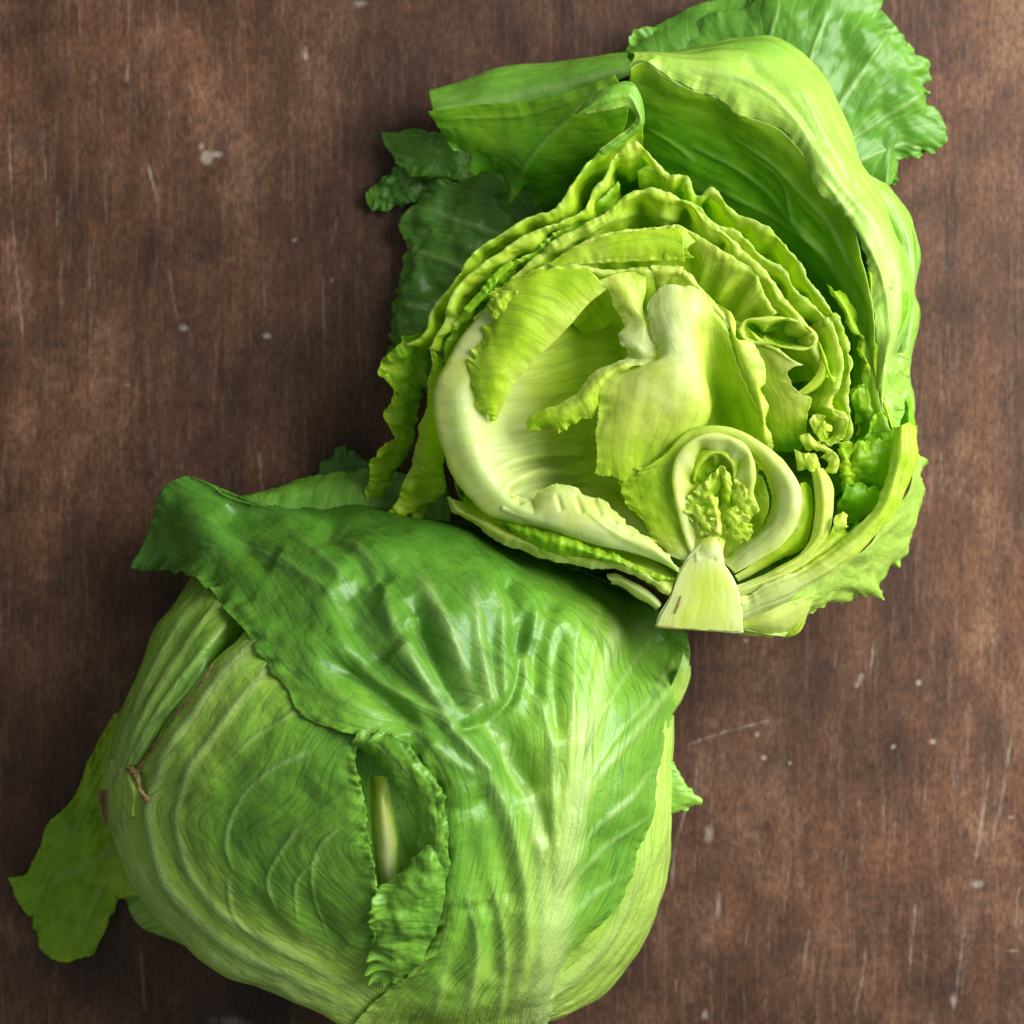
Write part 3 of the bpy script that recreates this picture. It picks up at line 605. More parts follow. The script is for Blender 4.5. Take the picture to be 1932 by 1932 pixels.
leaf(whole, rowsB, M_out,
     [[.2, .25, .3, .3, .25, .2, .25, .3], [.3, .36, .4, .36, .28, .22, .3, .4], [.45, .52, .46, .38, .28, .24, .4, .55], [.6, .62, .52, .42, .3, .28, .64, .68], [.62, .68, .62, .46, .3, .28, .66, .7],
      [.6, .7, .7, .54, .4, .34, .64, .62], [.58, .7, .76, .64, .52, .4, .58, .5], [.6, .74, .78, .76, .6, .44, .56, .5], [.7, .78, .8, .78, .74, .6, .66, .64], [.76, .82, .82, .84, .87, .84, .8, .76], [.8, .84, .84, .87, .92, .92, .88, .85], [.82, .84, .84, .87, .92, .92, .92, .9]],
     'leaf', 'big dark green outer leaf folded over the head with a broad white midrib', dome=dome, th=4, step=2.5, crinkle=(12, 125), fine=(0.5, 20), vdir='s', ribk=(1.15, 0.7), gk=(1.35, 1.1),
     edges={'t0': (13, 30, 8), 's1': (9, 40, 3), 't1': (5, 24, 4)},
     ribs=[([(1020, 1940), (1040, 1800), (1056, 1700), (1082, 1550), (1100, 1430), (1128, 1315), (1156, 1205), (1166, 1120)], 30, 12, 9, 1.0),
           ([(990, 1940), (1020, 1760), (1022, 1640), (1012, 1540), (975, 1440), (940, 1340)], 16, 8, 8, .75),
           ([(970, 1900), (990, 1700), (975, 1600), (930, 1480), (865, 1390), (819, 1312), (773, 1235), (726, 1158), (688, 1089)], 14, 16, 10, .35),
           ([(1050, 1640), (1046, 1520), (1040, 1400), (1000, 1270), (985, 1180)], 9, 5, 5, .45), ([(1066, 1580), (1072, 1470), (1080, 1350), (1085, 1230), (1090, 1140)], 7, 5, 5, .45), ([(1090, 1440), (1110, 1290), (1125, 1180), (1128, 1120)], 6, 5, 5, .4),
           ([(919, 1447), (800, 1330), (726, 1290), (669, 1258), (622, 1219)], 13, 18, 9, .15), ([(930, 1480), (860, 1440), (770, 1370), (680, 1330), (600, 1300)], 10, 8, 8, .12),
           ([(819, 1312), (700, 1180), (600, 1100), (500, 1040), (400, 990)], 12, 10, 9, .12), ([(700, 1160), (620, 1060), (540, 1000)], 10, 8, 7, .1), ([(746, 1200), (700, 1060), (610, 981)], 12, 10, 7, .12),
           ([(1075, 1600), (1120, 1480), (1200, 1380), (1290, 1250)], 7, 6, 6, .6), ([(1082, 1540), (1140, 1420), (1220, 1320), (1280, 1230)], 5, 4, 4, .45), ([(1068, 1660), (1120, 1570), (1190, 1500), (1240, 1450)], 6, 5, 4, .5),
           ([(1055, 1710), (1110, 1640), (1180, 1570), (1225, 1540)], 6, 5, 4, .45), ([(1050, 1760), (1110, 1700), (1180, 1650)], 5, 4, 4, .4), ([(1110, 1400), (1170, 1290), (1230, 1200)], 5, 4, 4, .45),
           ([(896, 1328), (862, 1240), (812, 1120), (790, 1070)], 13, 22, 9, .5), ([(922, 1322), (905, 1220), (888, 1100)], 12, 22, 9, .5), ([(946, 1306), (948, 1210), (955, 1110)], 11, 20, 8, .3), ([(872, 1338), (820, 1240), (770, 1150)], 9, 14, 7, .25), ([(880, 1900), (900, 1780), (880, 1690)], 8, 5, 5, .35), ([(940, 1920), (950, 1780), (930, 1660)], 8, 5, 5, .4), ([(820, 1900), (850, 1800)], 8, 4, 5, .3)],
     grooves=[([(600, 985), (660, 1035), (726, 1105)], 20, 18), ([(640, 1100), (690, 1160), (745, 1232)], 24, 26), ([(780, 1160), (840, 1250), (895, 1340)], 14, 26), ([(955, 1075), (975, 1150), (985, 1235)], 14, 22), ([(930, 1350), (975, 1430), (1010, 1500)], 18, 18), ([(905, 1480), (945, 1600), (975, 1720)], 20, 16), ([(630, 1235), (730, 1320), (810, 1410)], 18, 20), ([(420, 960), (470, 1030), (520, 1060)], 22, 16), ([(1000, 1130), (990, 1220), (978, 1290), (950, 1340), (900, 1368), (840, 1380)], 8, 17), ([(1020, 1200), (1000, 1320), (940, 1400)], 22, 10), ([(1040, 1120), (1020, 1230), (1010, 1330)], 14, 14), ([(770, 1120), (840, 1240), (890, 1320)], 16, 18), ([(640, 1130), (700, 1230), (790, 1310), (860, 1400)], 20, 18), ([(600, 1220), (680, 1300), (790, 1380)], 18, 14),
              ([(960, 1400), (1005, 1500), (1040, 1600)], 14, 12), ([(640, 1080), (720, 1130)], 16, 10), ([(1060, 1180), (1050, 1300), (1055, 1400)], 10, 10), ([(870, 1500), (900, 1620), (930, 1740)], 20, 12), ([(890, 1700), (870, 1800), (840, 1860)], 14, 10), ([(930, 1700), (930, 1850)], 12, 8), ([(440, 1110), (520, 1160), (640, 1180)], 20, 10)], seed=45)
# turned edge beside the gap
leaf(whole, [[(660, 1404, 20), (692, 1424, 12), (730, 1468, 12), (766, 1518, 12), (788, 1565, 10), (786, 1612, 0), (776, 1645, -10)],
             [(668, 1392, 40), (715, 1400, 44), (768, 1440, 48), (805, 1490, 48), (822, 1545, 46), (828, 1600, 40), (830, 1640, 24)],
             [(675, 1378, 30), (738, 1382, 40), (790, 1425, 48), (828, 1480, 50), (842, 1530, 46), (848, 1580, 42), (852, 1630, 30)]], M_out, [[.6], [.55], [.62]], 'leaf', 'frilly turned back edge beside the dark gap', dome=dome, th=3, crinkle=(5, 30), edges={'s1': (12, 18, 9), 's0': (3, 30, 0)}, step=2.3, vdir='t', seed=47)
leaf(whole, [[(846, 1590, 24), (846, 1640, 26), (836, 1700, 24), (818, 1770, 24), (790, 1820, 22), (752, 1866, 12)],
             [(818, 1592, 36), (806, 1645, 44), (790, 1700, 46), (772, 1760, 42), (756, 1810, 34), (738, 1858, 18)],
             [(800, 1596, 24), (775, 1640, 30), (740, 1690, 36), (722, 1745, 38), (712, 1800, 30), (716, 1862, 12)],
             [(795, 1600, 14), (760, 1640, 18), (708, 1690, 30), (690, 1745, 34), (694, 1800, 26), (708, 1868, 8)]], M_out, [[.66], [.6], [.56], [.5]], 'leaf', 'ruffled bright leaf tip with toothed margin hanging below the gap', dome=dome, th=3, crinkle=(9, 42), fine=(1.5, 16), edges={'s1': (14, 24, 14), 't1': (8, 14, 8)}, step=2.3, seed=48)
# small leaves peeping out on the right edge
leaf(whole, [wz([(1180, 1410), (1190, 1500), (1180, 1600)], 250), wz([(1235, 1415), (1235, 1500), (1208, 1600)], 262), wz([(1256, 1420), (1290, 1490), (1250, 1545), (1222, 1580), (1228, 1612)], 250), wz([(1256, 1416), (1296, 1490), (1324, 1512), (1290, 1528), (1262, 1530), (1230, 1572), (1242, 1614)], 232)], M_out, [[.6], [.5], [.4]], 'leaf', 'small frilly leaf edge sticking out on the right', th=3, crinkle=(5, 36), edges={'s1': (7, 16, 6)}, step=2.2, seed=49)
# pale edge strip behind the midrib leaf
leaf(whole, [wz([(1240, 1340), (1262, 1300), (1280, 1260), (1290, 1230)], 230), wz([(1262, 1360), (1284, 1310), (1300, 1275), (1302, 1255)], 222), wz([(1264, 1365), (1288, 1312), (1306, 1275), (1306, 1256)], 190)], M_out, [[.3], [.2]], th=5, vdir='t', seed=50)

# stem end at the far left
M_stem = simple_mat('dry_stem', (0.12, 0.05, 0.015), (0.36, 0.24, 0.09), 160, 0.6, 0.6)
leaf(whole, [[(196, 1470, -120), (192, 1500, -120), (205, 1560, -120)], [(200, 1440, 0), (196, 1490, 0), (212, 1560, 0)], [(222, 1425, 22), (228, 1480, 26), (236, 1550, 20)], [(236, 1428, 20), (246, 1480, 26), (252, 1540, 18)], [(244, 1450, 4), (262, 1500, 6), (258, 1550, 0)]],
     M_out, [[.4], [.22], [.2], [.25]], 'stem_end', 'yellowish cut stub with brown torn rim', dome=dome, th=8, crinkle=(3, 20), edges={'t0': (3, 12, 6)}, vdir='t', seed=51)
leaf(whole, [[(236, 1452, 24), (252, 1470, 30), (262, 1500, 26), (275, 1516, 22)], [(240, 1446, 32), (257, 1466, 38), (267, 1494, 34), (280, 1512, 26)], [(246, 1442, 26), (264, 1462, 30), (272, 1490, 26), (284, 1508, 22)]], M_stem, .3, 'torn_edge', 'dry brown torn rim', dome=dome, th=3, crinkle=(4, 9), edges={'s0': (3, 8, 4), 's1': (3, 8, 4)}, step=1.6, seed=52)
leaf(whole, [[(400, 1252, 14), (372, 1296, 14), (332, 1346, 16), (292, 1400, 10), (262, 1446, 14), (252, 1470, 16)], [(402, 1254, 20), (374, 1298, 20), (334, 1348, 22), (294, 1402, 22), (264, 1448, 20), (255, 1471, 22)], [(405, 1256, 6), (377, 1300, 14), (337, 1350, 16), (297, 1404, 10), (268, 1450, 14), (259, 1472, 16)]], M_stem, .3, 'torn_edge', 'thin brown dried line where two leaves split', dome=dome, th=3, crinkle=(2, 14), edges={'s0': (1.5, 10, 1.5)}, vdir='t', step=1.8, seed=55)
leaf(whole, [[(186, 1500, -60), (190, 1520, -60), (200, 1560, -60)], [(188, 1492, 0), (194, 1515, 0), (206, 1555, 0)], [(204, 1490, 6), (206, 1515, 6), (214, 1550, 4)]], M_stem, .3, 'torn_edge', 'dry brown torn rim', dome=dome, th=3, crinkle=(3, 12), edges={'s0': (2, 8, 3)}, step=2, seed=53)

# ================================================================ UPPER, HALVED LETTUCE
half = thing('halved_lettuce', 'halved lettuce lying cut side up on the table, yellow heart and pale core showing', 'lettuce', 1250, 650)
C = (1240, 760)
# outer hull down to the table
hull = [(848, 940), (830, 850), (812, 760), (832, 640), (900, 520), (1010, 420), (1130, 330), (1210, 200), (1330, 130), (1460, 110), (1560, 210), (1640, 330), (1700, 500), (1700, 700), (1680, 860), (1640, 980), (1560, 1080), (1450, 1140), (1300, 1150), (1150, 1070), (1000, 1030), (900, 990), (848, 940)]
leaf(half, [[(C[0] + (x - C[0]) * f, C[1] + (y - C[1]) * f, z) for x, y in hull] for f, z in ((.96, 250), (.93, 180), (.84, 100), (.66, 40), (.4, 10), (.08, 6))], M_back, .75, 'leaf', 'dark outermost leaf cupping the half from below', th=6, step=9, crinkle=(5, 120), fine=(0, 20))

# ---- outer leaves lying low
leaf(half, [wz([(1250, 330), (1400, 230), (1520, 260), (1600, 380), (1640, 480)], 60), wz([(1220, 180), (1380, 120), (1530, 150), (1640, 300), (1660, 420)], 90),
            wz([(1180, 110), (1350, 40), (1550, 40), (1690, 200), (1675, 350)], 90), wz([(1172, 96), (1290, 20), (1480, -20), (1620, -10), (1740, 200), (1695, 300), (1690, 350)], 60)], M_back,
     [[.6], [.72], [.78], [.72]], step=4, seed=61, name='leaf', label='hidden root of the dark outer leaf')
# the visible top right leaf, fan of veins from lower left
rT = [wz([(1480, 330), (1500, 330), (1530, 340), (1560, 360), (1600, 400)], 120), wz([(1330, 180), (1430, 160), (1540, 180), (1600, 260), (1640, 350)], [90, 130, 140, 120, 90]),
      wz([(1250, 115), (1400, 70), (1570, 90), (1670, 220), (1665, 330)], [80, 120, 130, 110, 80]), wz([(1200, 100), (1390, 20), (1610, 40), (1722, 230), (1672, 345)], [60, 100, 120, 100, 60]),
      wz([(1176, 98), (1205, 62), (1345, 48), (1400, 5), (1450, -40), (1640, -50), (1665, 0), (1668, 35), (1702, 60), (1718, 80), (1742, 118), (1750, 150), (1738, 180), (1770, 215), (1790, 262), (1765, 290), (1725, 300), (1692, 318), (1698, 345), (1682, 354)], 70)]
leaf(half, rT, M_back, [[.5], [.70], [.78], [.78], [.72]], 'leaf', 'frilly dark green outer leaf sticking out at the top right corner', th=3.5, crinkle=(13, 80), fine=(1.2, 24), edges={'s1': (20, 30, 13)}, step=2.6,
     ribs=[([(1500, 320), (1600, 170), (1680, 60)], 8, 5, 4, .35), ([(1520, 330), (1640, 240), (1740, 180)], 7, 5, 4, .35), ([(1500, 300), (1520, 140), (1560, 20)], 7, 5, 4, .3), ([(1560, 350), (1650, 290), (1740, 270)], 6, 4, 4, .3), ([(1440, 250), (1440, 120), (1470, 10)], 6, 4, 4, .25), ([(1380, 200), (1300, 100), (1220, 80)], 6, 4, 4, .25)], seed=62)
# pale backs along the right side
leaf(half, [wz([(1600, 330), (1640, 430), (1660, 540), (1660, 640), (1650, 740), (1650, 820)], 170), wz([(1640, 330), (1695, 430), (1715, 530), (1712, 620), (1695, 720), (1700, 800)], 200), wz([(1668, 345), (1712, 410), (1730, 470), (1728, 540), (1734, 600), (1716, 680), (1722, 790), (1712, 812)], 180), wz([(1662, 345), (1708, 410), (1726, 470), (1724, 540), (1728, 600), (1712, 680), (1714, 790), (1700, 812)], 120)],
     M_out, [[.5], [.42], [.40], [.5]], 'leaf', 'pale blue green back of an outer leaf along the right side', th=4, vdir='t', crinkle=(6, 70), edges={'t1': (6, 16, 4)}, step=3, seed=63, ribs=[([(1710, 800), (1715, 640), (1722, 500), (1690, 390)], 8, 4, 5, .4)])
# left outer leaves (in shade)
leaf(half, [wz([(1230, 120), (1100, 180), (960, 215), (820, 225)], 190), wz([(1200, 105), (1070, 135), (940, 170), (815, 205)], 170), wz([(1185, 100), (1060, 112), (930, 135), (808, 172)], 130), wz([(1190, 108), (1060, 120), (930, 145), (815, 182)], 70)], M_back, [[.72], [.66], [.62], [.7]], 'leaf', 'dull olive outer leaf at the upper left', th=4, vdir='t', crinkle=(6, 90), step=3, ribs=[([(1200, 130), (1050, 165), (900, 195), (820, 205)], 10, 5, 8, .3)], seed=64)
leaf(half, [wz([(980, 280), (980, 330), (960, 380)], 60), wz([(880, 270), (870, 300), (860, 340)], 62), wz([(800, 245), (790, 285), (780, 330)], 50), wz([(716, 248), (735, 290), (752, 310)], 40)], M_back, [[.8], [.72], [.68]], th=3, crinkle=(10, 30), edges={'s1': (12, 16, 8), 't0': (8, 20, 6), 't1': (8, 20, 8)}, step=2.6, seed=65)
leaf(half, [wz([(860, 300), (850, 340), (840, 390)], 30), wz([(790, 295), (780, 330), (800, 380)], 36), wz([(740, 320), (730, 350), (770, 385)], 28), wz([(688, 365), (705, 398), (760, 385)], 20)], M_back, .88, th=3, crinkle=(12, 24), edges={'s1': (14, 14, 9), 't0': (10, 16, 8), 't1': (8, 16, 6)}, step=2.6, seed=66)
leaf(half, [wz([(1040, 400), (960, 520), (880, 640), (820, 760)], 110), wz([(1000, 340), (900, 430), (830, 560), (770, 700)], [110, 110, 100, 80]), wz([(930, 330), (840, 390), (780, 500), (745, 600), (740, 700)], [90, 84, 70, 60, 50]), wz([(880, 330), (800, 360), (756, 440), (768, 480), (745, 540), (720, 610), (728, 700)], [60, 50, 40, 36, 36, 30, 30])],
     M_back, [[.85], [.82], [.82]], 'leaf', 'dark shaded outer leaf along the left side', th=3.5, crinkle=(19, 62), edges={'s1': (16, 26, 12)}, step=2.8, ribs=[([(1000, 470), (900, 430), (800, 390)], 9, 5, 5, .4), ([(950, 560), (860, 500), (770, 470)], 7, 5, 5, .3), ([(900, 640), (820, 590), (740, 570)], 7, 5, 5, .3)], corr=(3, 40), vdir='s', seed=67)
# broad leaf upper left, one big scalloped sheet
leaf(half, [wz([(1160, 140), (1080, 172), (1010, 188), (900, 198), (808, 208)], [370, 330, 300, 270, 240]), wz([(1185, 200), (1110, 215), (1030, 225), (930, 235), (816, 220)], [340, 320, 295, 262, 236]),
            wz([(1170, 260), (1100, 270), (1020, 275), (930, 270), (828, 240)], [290, 285, 275, 250, 226]), wz([(1130, 310), (1080, 320), (1010, 320), (940, 296), (836, 254)], [220, 235, 245, 236, 216]), wz([(1100, 350), (1060, 362), (1010, 352), (950, 325), (842, 262)], [160, 190, 216, 216, 206]),
            wz([(1080, 392), (1046, 398), (1014, 394), (997, 364), (981, 356), (962, 384), (952, 352), (936, 332), (915, 328), (897, 334), (883, 318), (892, 300), (872, 286), (856, 286), (846, 268)], [120, 140, 170, 180, 190, 192, 196, 200, 200, 200, 202, 206, 210, 214, 218])], M_mid, [[.66], [.68], [.74], [.78], [.8], [.82]], 'leaf', 'broad mid green leaf with a scalloped edge at the upper left', th=3, crinkle=(7, 90), edges={'s1': (8, 34, 6), 't1': (4, 34, 3), 's0': (3, 40, 0)}, step=2.7, vdir='t', ribs=[([(1150, 150), (1060, 235), (1000, 300), (960, 380)], 8, 6, 4, .2), ([(1140, 160), (1000, 215), (850, 225)], 7, 5, 4, .15)], seed=68)

# ---- large enclosing leaf, right: inner wall and folded rim
rim6 = z2([(-40, 400), (0, 371), (200, 460), (330, 520), (450, 560), (590, 670), (700, 700), (810, 740), (920, 840), (1000, 960), (1030, 1070), (1130, 1180), (1220, 1250), (1300, 1420), (1340, 1600), (1350, 1700), (1375, 1880)], 385) + z4([(1560, 350), (1568, 480), (1590, 600), (1640, 740)], 350)
w6 = [rim6,
      wz([(1185, 170), (1240, 195), (1290, 215), (1340, 235), (1380, 262), (1430, 295), (1480, 345), (1520, 400), (1570, 450), (1605, 540), (1620, 640), (1630, 760), (1640, 820)], 335),
      wz([(1170, 220), (1230, 250), (1290, 280), (1340, 300), (1380, 330), (1430, 370), (1480, 420), (1530, 490), (1575, 560), (1595, 640), (1605, 760), (1620, 840)], 285),
      wz([(1140, 300), (1210, 320), (1270, 350), (1330, 380), (1390, 420), (1450, 470), (1500, 530), (1545, 600), (1575, 700), (1580, 780), (1590, 860)], 225),
      wz([(1150, 400), (1220, 400), (1280, 430), (1340, 470), (1400, 520), (1450, 580), (1490, 650), (1510, 720), (1520, 800), (1530, 860)], 160)]
leaf(half, w6, M_mid, [[.52], [.72], [.76], [.8], [.85]], 'leaf', 'big bright green cupped leaf enclosing the right side', th=3.5, step=2.8, crinkle=(9, 110), fine=(.8, 26), vdir='t', corr=(4, 46), cut={'s0': 5},
     ribs=[([(1640, 700), (1600, 560), (1500, 420), (1400, 330), (1300, 270)], 9, 6, 4, .4), ([(1630, 600), (1560, 480), (1440, 400), (1330, 350)], 7, 5, 4, .35), ([(1640, 560), (1560, 420), (1440, 300), (1370, 260)], 7, 5, 4, .35), ([(1600, 640), (1520, 540), (1440, 470)], 7, 5, 4, .35), ([(1500, 420), (1470, 340), (1400, 290)], 5, 4, 3, .3), ([(1310, 300), (1260, 260), (1220, 240)], 5, 4, 3, .3)], seed=71)
fold = [rim6,
        wz([(1196, 108), (1270, 122), (1350, 145), (1420, 180), (1470, 212), (1510, 250), (1545, 310), (1580, 370), (1625, 425), (1655, 490), (1672, 560), (1678, 620), (1668, 690), (1665, 760), (1660, 805)], [372, 385, 392, 396, 398, 398, 398, 396, 394, 392, 388, 380, 366, 350, 340]),
        wz([(1190, 100), (1270, 106), (1360, 108), (1440, 130), (1500, 168), (1545, 225), (1575, 290), (1615, 352), (1655, 410), (1685, 480), (1702, 560), (1698, 620), (1678, 690), (1668, 760), (1664, 806)], [350, 362, 372, 378, 380, 380, 378, 372, 370, 364, 350, 340, 334, 330, 330]),
        wz([(1184, 106), (1300, 92), (1398, 76), (1456, 70), (1498, 90), (1540, 130), (1568, 176), (1603, 251), (1624, 313), (1665, 372), (1691, 443), (1714, 489), (1725, 540), (1715, 605), (1682, 680), (1670, 760), (1666, 808)], 300),
        wz([(1188, 115), (1300, 102), (1398, 88), (1454, 82), (1490, 100), (1530, 140), (1558, 186), (1593, 261), (1614, 323), (1655, 382), (1681, 453), (1704, 499), (1714, 550), (1704, 605), (1676, 680), (1666, 760), (1662, 808)], 220)]
leaf(half, fold, M_back, [[.26], [.30], [.40, .50, .42, .34, .30, .34, .45, .5, .5], [.45, .5, .34, .28, .30, .4, .5], [.45]], 'leaf', 'smooth pale green rim folded outward over the top right', th=3, step=2.7, crinkle=(6, 120), fine=(.3, 20), vdir='t', corr=(3.5, 40), edges={'s0': (4, 26, 3)},
     ribs=[([(1670, 700), (1700, 560), (1650, 430), (1570, 330), (1500, 220), (1450, 170), (1300, 125)], 12, 7, 7, .35), ([(1690, 600), (1690, 500), (1620, 370), (1560, 260), (1500, 150)], 7, 5, 4, .35), ([(1680, 640), (1670, 540), (1600, 400), (1540, 320)], 6, 5, 4, .3)], grooves=[([(1400, 110), (1480, 180), (1560, 290)], 12, 8), ([(1600, 330), (1650, 420), (1690, 520)], 10, 6)], seed=72)

# ---- cut rings
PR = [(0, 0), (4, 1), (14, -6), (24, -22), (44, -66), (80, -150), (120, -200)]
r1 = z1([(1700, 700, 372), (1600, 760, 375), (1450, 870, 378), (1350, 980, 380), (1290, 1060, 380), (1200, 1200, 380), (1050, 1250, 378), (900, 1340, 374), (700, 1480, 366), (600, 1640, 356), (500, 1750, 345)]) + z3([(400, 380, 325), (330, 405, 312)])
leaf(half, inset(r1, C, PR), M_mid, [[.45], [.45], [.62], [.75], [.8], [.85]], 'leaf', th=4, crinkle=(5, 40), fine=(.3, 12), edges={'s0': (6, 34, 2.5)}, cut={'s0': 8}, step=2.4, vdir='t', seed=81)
# free frill of the outer ring at left
leaf(half, [z3([(420, 300, 300), (300, 420, 300), (200, 490, 280), (170, 590, 270), (230, 570, 262), (250, 720, 250), (200, 830, 240), (270, 960, 226), (180, 1020, 216), (115, 1120, 200), (128, 1210, 180), (60, 1350, 150)]),
            z3([(450, 420, 270), (360, 500, 270), (300, 600, 258), (280, 680, 250), (300, 740, 240), (290, 820, 232), (280, 880, 226), (320, 960, 214), (250, 1030, 200), (190, 1130, 186), (180, 1220, 168), (80, 1345, 140)]),
            z3([(470, 560, 240), (450, 620, 232), (430, 700, 224), (410, 780, 216), (400, 850, 210), (385, 910, 204), (380, 950, 198), (375, 1000, 190), (350, 1060, 180), (280, 1120, 172), (250, 1210, 160), (110, 1340, 130)])],
     M_mid, [[.55, .5, .45, .4], [.62, .6, .5, .42], [.72, .66, .55, .5]], 'leaf', 'loose wavy leaf edge hanging off the left side', th=3, crinkle=(9, 34), edges={'s0': (12, 24, 5), 's1': (9, 26, 3), 't1': (3, 16, 5)}, step=2.3, seed=82)
r2a = z1([(1866, 1015, 370), (1780, 935, 382), (1650, 815, 384), (1540, 900, 384), (1490, 1010, 382), (1400, 1120, 382), (1380, 1180, 382), (1200, 1290, 382), (1050, 1340, 382), (900, 1440, 380), (750, 1540, 376), (640, 1640, 370), (560, 1800, 362)]) + z3([(560, 250, 352), (500, 370, 340), (455, 440, 330)])
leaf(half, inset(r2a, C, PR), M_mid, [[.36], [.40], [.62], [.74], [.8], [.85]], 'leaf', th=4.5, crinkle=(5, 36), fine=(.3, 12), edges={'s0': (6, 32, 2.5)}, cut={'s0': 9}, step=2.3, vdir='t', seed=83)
leaf(half, [z3([(470, 430, 330), (475, 540, 318), (455, 700, 306), (420, 860, 290), (385, 1000, 274), (360, 1100, 262), (305, 1220, 246), (290, 1300, 236), (210, 1400, 216)]),
            z3([(510, 460, 322), (505, 560, 314), (490, 700, 306), (465, 860, 294), (440, 1000, 280), (420, 1100, 268), (375, 1220, 250), (330, 1330, 232), (285, 1440, 210)]),
            z3([(530, 480, 300), (520, 570, 296), (515, 700, 292), (510, 860, 284), (500, 1000, 270), (490, 1120, 258), (440, 1240, 240), (380, 1350, 226), (340, 1420, 206)]),
            z3([(540, 500, 260), (535, 600, 256), (530, 740, 256), (535, 900, 254), (560, 1040, 250), (562, 1150, 244), (558, 1280, 232), (480, 1320, 220), (410, 1460, 200)])],
     M_mid, [[.42, .40, .38, .40], [.46, .44, .40, .45], [.5, .5, .45, .5], [.55]], 'leaf', 'long pale green leaf flap with a frilled tip hanging at the lower left', th=3, crinkle=(8, 44), edges={'s0': (10, 30, 5), 's1': (8, 26, 3), 't1': (12, 14, 10)}, step=2.3, seed=84)
r2b = z2([(0, 985, 366), (60, 960, 372), (150, 1000, 376), (200, 1012, 380), (260, 1005, 380), (320, 1100, 376), (365, 1135, 374), (430, 1095, 380), (490, 1130, 382), (530, 1200, 382), (620, 1250, 382), (700, 1290, 384), (790, 1340, 384), (880, 1440, 384), (950, 1520, 384), (1000, 1630, 384), (1080, 1730, 382), (1170, 1850, 380)]) + z4([(1330, 60, 378), (1400, 200, 376), (1412, 350, 374), (1405, 450, 370), (1402, 600, 366), (1422, 770, 360), (1392, 800, 350)])
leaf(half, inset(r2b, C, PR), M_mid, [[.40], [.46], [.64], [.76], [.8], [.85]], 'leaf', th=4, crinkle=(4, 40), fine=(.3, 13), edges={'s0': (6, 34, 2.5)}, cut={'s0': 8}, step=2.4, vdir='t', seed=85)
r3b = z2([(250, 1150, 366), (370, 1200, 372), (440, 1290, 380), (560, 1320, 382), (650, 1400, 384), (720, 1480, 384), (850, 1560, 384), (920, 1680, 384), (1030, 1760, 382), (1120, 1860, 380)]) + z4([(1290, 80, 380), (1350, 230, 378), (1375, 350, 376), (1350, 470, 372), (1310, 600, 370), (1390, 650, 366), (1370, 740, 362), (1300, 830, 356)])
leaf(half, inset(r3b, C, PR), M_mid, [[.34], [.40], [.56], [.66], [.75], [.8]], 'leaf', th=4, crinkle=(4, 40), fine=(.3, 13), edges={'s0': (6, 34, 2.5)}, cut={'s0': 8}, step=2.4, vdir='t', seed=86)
r3a = z1([(1560, 1050, 340), (1400, 1200, 356), (1200, 1340, 366), (1080, 1440, 370), (940, 1512, 372), (900, 1530, 366), (800, 1640, 362), (700, 1740, 356), (640, 1830, 350)]) + z3([(600, 300, 340), (560, 400, 330), (545, 520, 318)])
leaf(half, inset(r3a, C, PR), M_mid, [[.55], [.6], [.72], [.8], [.85]], 'leaf', th=3, crinkle=(6, 30), fine=(1.3, 12), edges={'s0': (9, 14, 3)}, cut={'s0': 4}, step=2.5, vdir='t', seed=87)
leaf(half, [z1([(935, 1505, 384), (850, 1570, 384), (760, 1680, 380), (660, 1790, 374)]), z1([(950, 1530, 386), (870, 1610, 388), (790, 1700, 384), (690, 1810, 376)]), z1([(925, 1555, 370), (860, 1640, 372), (780, 1740, 370), (665, 1840, 362)])], M_mid, .6, 'leaf', 'thin curled green sliver tucked between the cut layers', th=3, crinkle=(2, 30), edges={'s0': (4, 20, 0), 's1': (4, 20, 0)}, step=2, seed=88)
r4 = z1([(720, 1850, 350), (800, 1760, 362), (880, 1670, 370), (950, 1600, 376), (1080, 1480, 382), (1200, 1385, 386), (1350, 1300, 390), (1500, 1215, 392), (1600, 1130, 394), (1720, 1088, 394)]) + z2([(200, 1120, 394), (330, 1190, 393), (450, 1290, 392), (620, 1450, 391), (760, 1580, 390), (880, 1750, 388), (1030, 1932, 386)]) + z4([(1190, 160, 384), (1215, 230, 382), (1240, 300, 378), (1262, 370, 374), (1290, 430, 368)])
leaf(half, inset(r4, C, [(0, 0), (8, 2), (22, -14), (50, -60), (90, -120), (150, -200)]), M_in, [[.30], [.38], [.52], [.6], [.5], [.5]], 'leaf', 'long lime green cut layer arching over the heart', th=4, crinkle=(5, 60), fine=(.8, 18), edges={'s0': (5, 26, 2)}, cut={'s0': 6}, step=2.5, vdir='t', seed=89,
     ribs=[([(1010, 495), (1120, 430), (1220, 400), (1330, 440), (1440, 560)], 7, 5, 6, .3)])
# tongue and yellow leaf
r5 = z1([(1000, 1600, 384), (1080, 1560, 386), (1200, 1495, 388), (1350, 1400, 391), (1480, 1350, 393), (1600, 1330, 394), (1760, 1315, 394), (1932, 1310, 394)]) + z2([(300, 1330, 394), (400, 1390, 394), (480, 1440, 393), (560, 1490, 392), (630, 1530, 391), (690, 1575, 390), (730, 1680, 388), (760, 1740, 386), (812, 1810, 384)])
leaf(half, inset(r5, C, [(0, 0), (6, 0), (22, -10), (55, -34), (100, -66), (160, -120)]), M_in, [[.26], [.34], [.42], [.40], [.42], [.5]], 'leaf', 'yellow green inner layer with dark branching veins', th=3.4, crinkle=(4, 60), edges={'s0': (4, 24, 2)}, cut={'s0': 4}, step=2.4, vdir='s', seed=90,
     ribs=[([(1300, 520), (1340, 495), (1400, 500), (1440, 530)], 4, -2, 3, 0)])
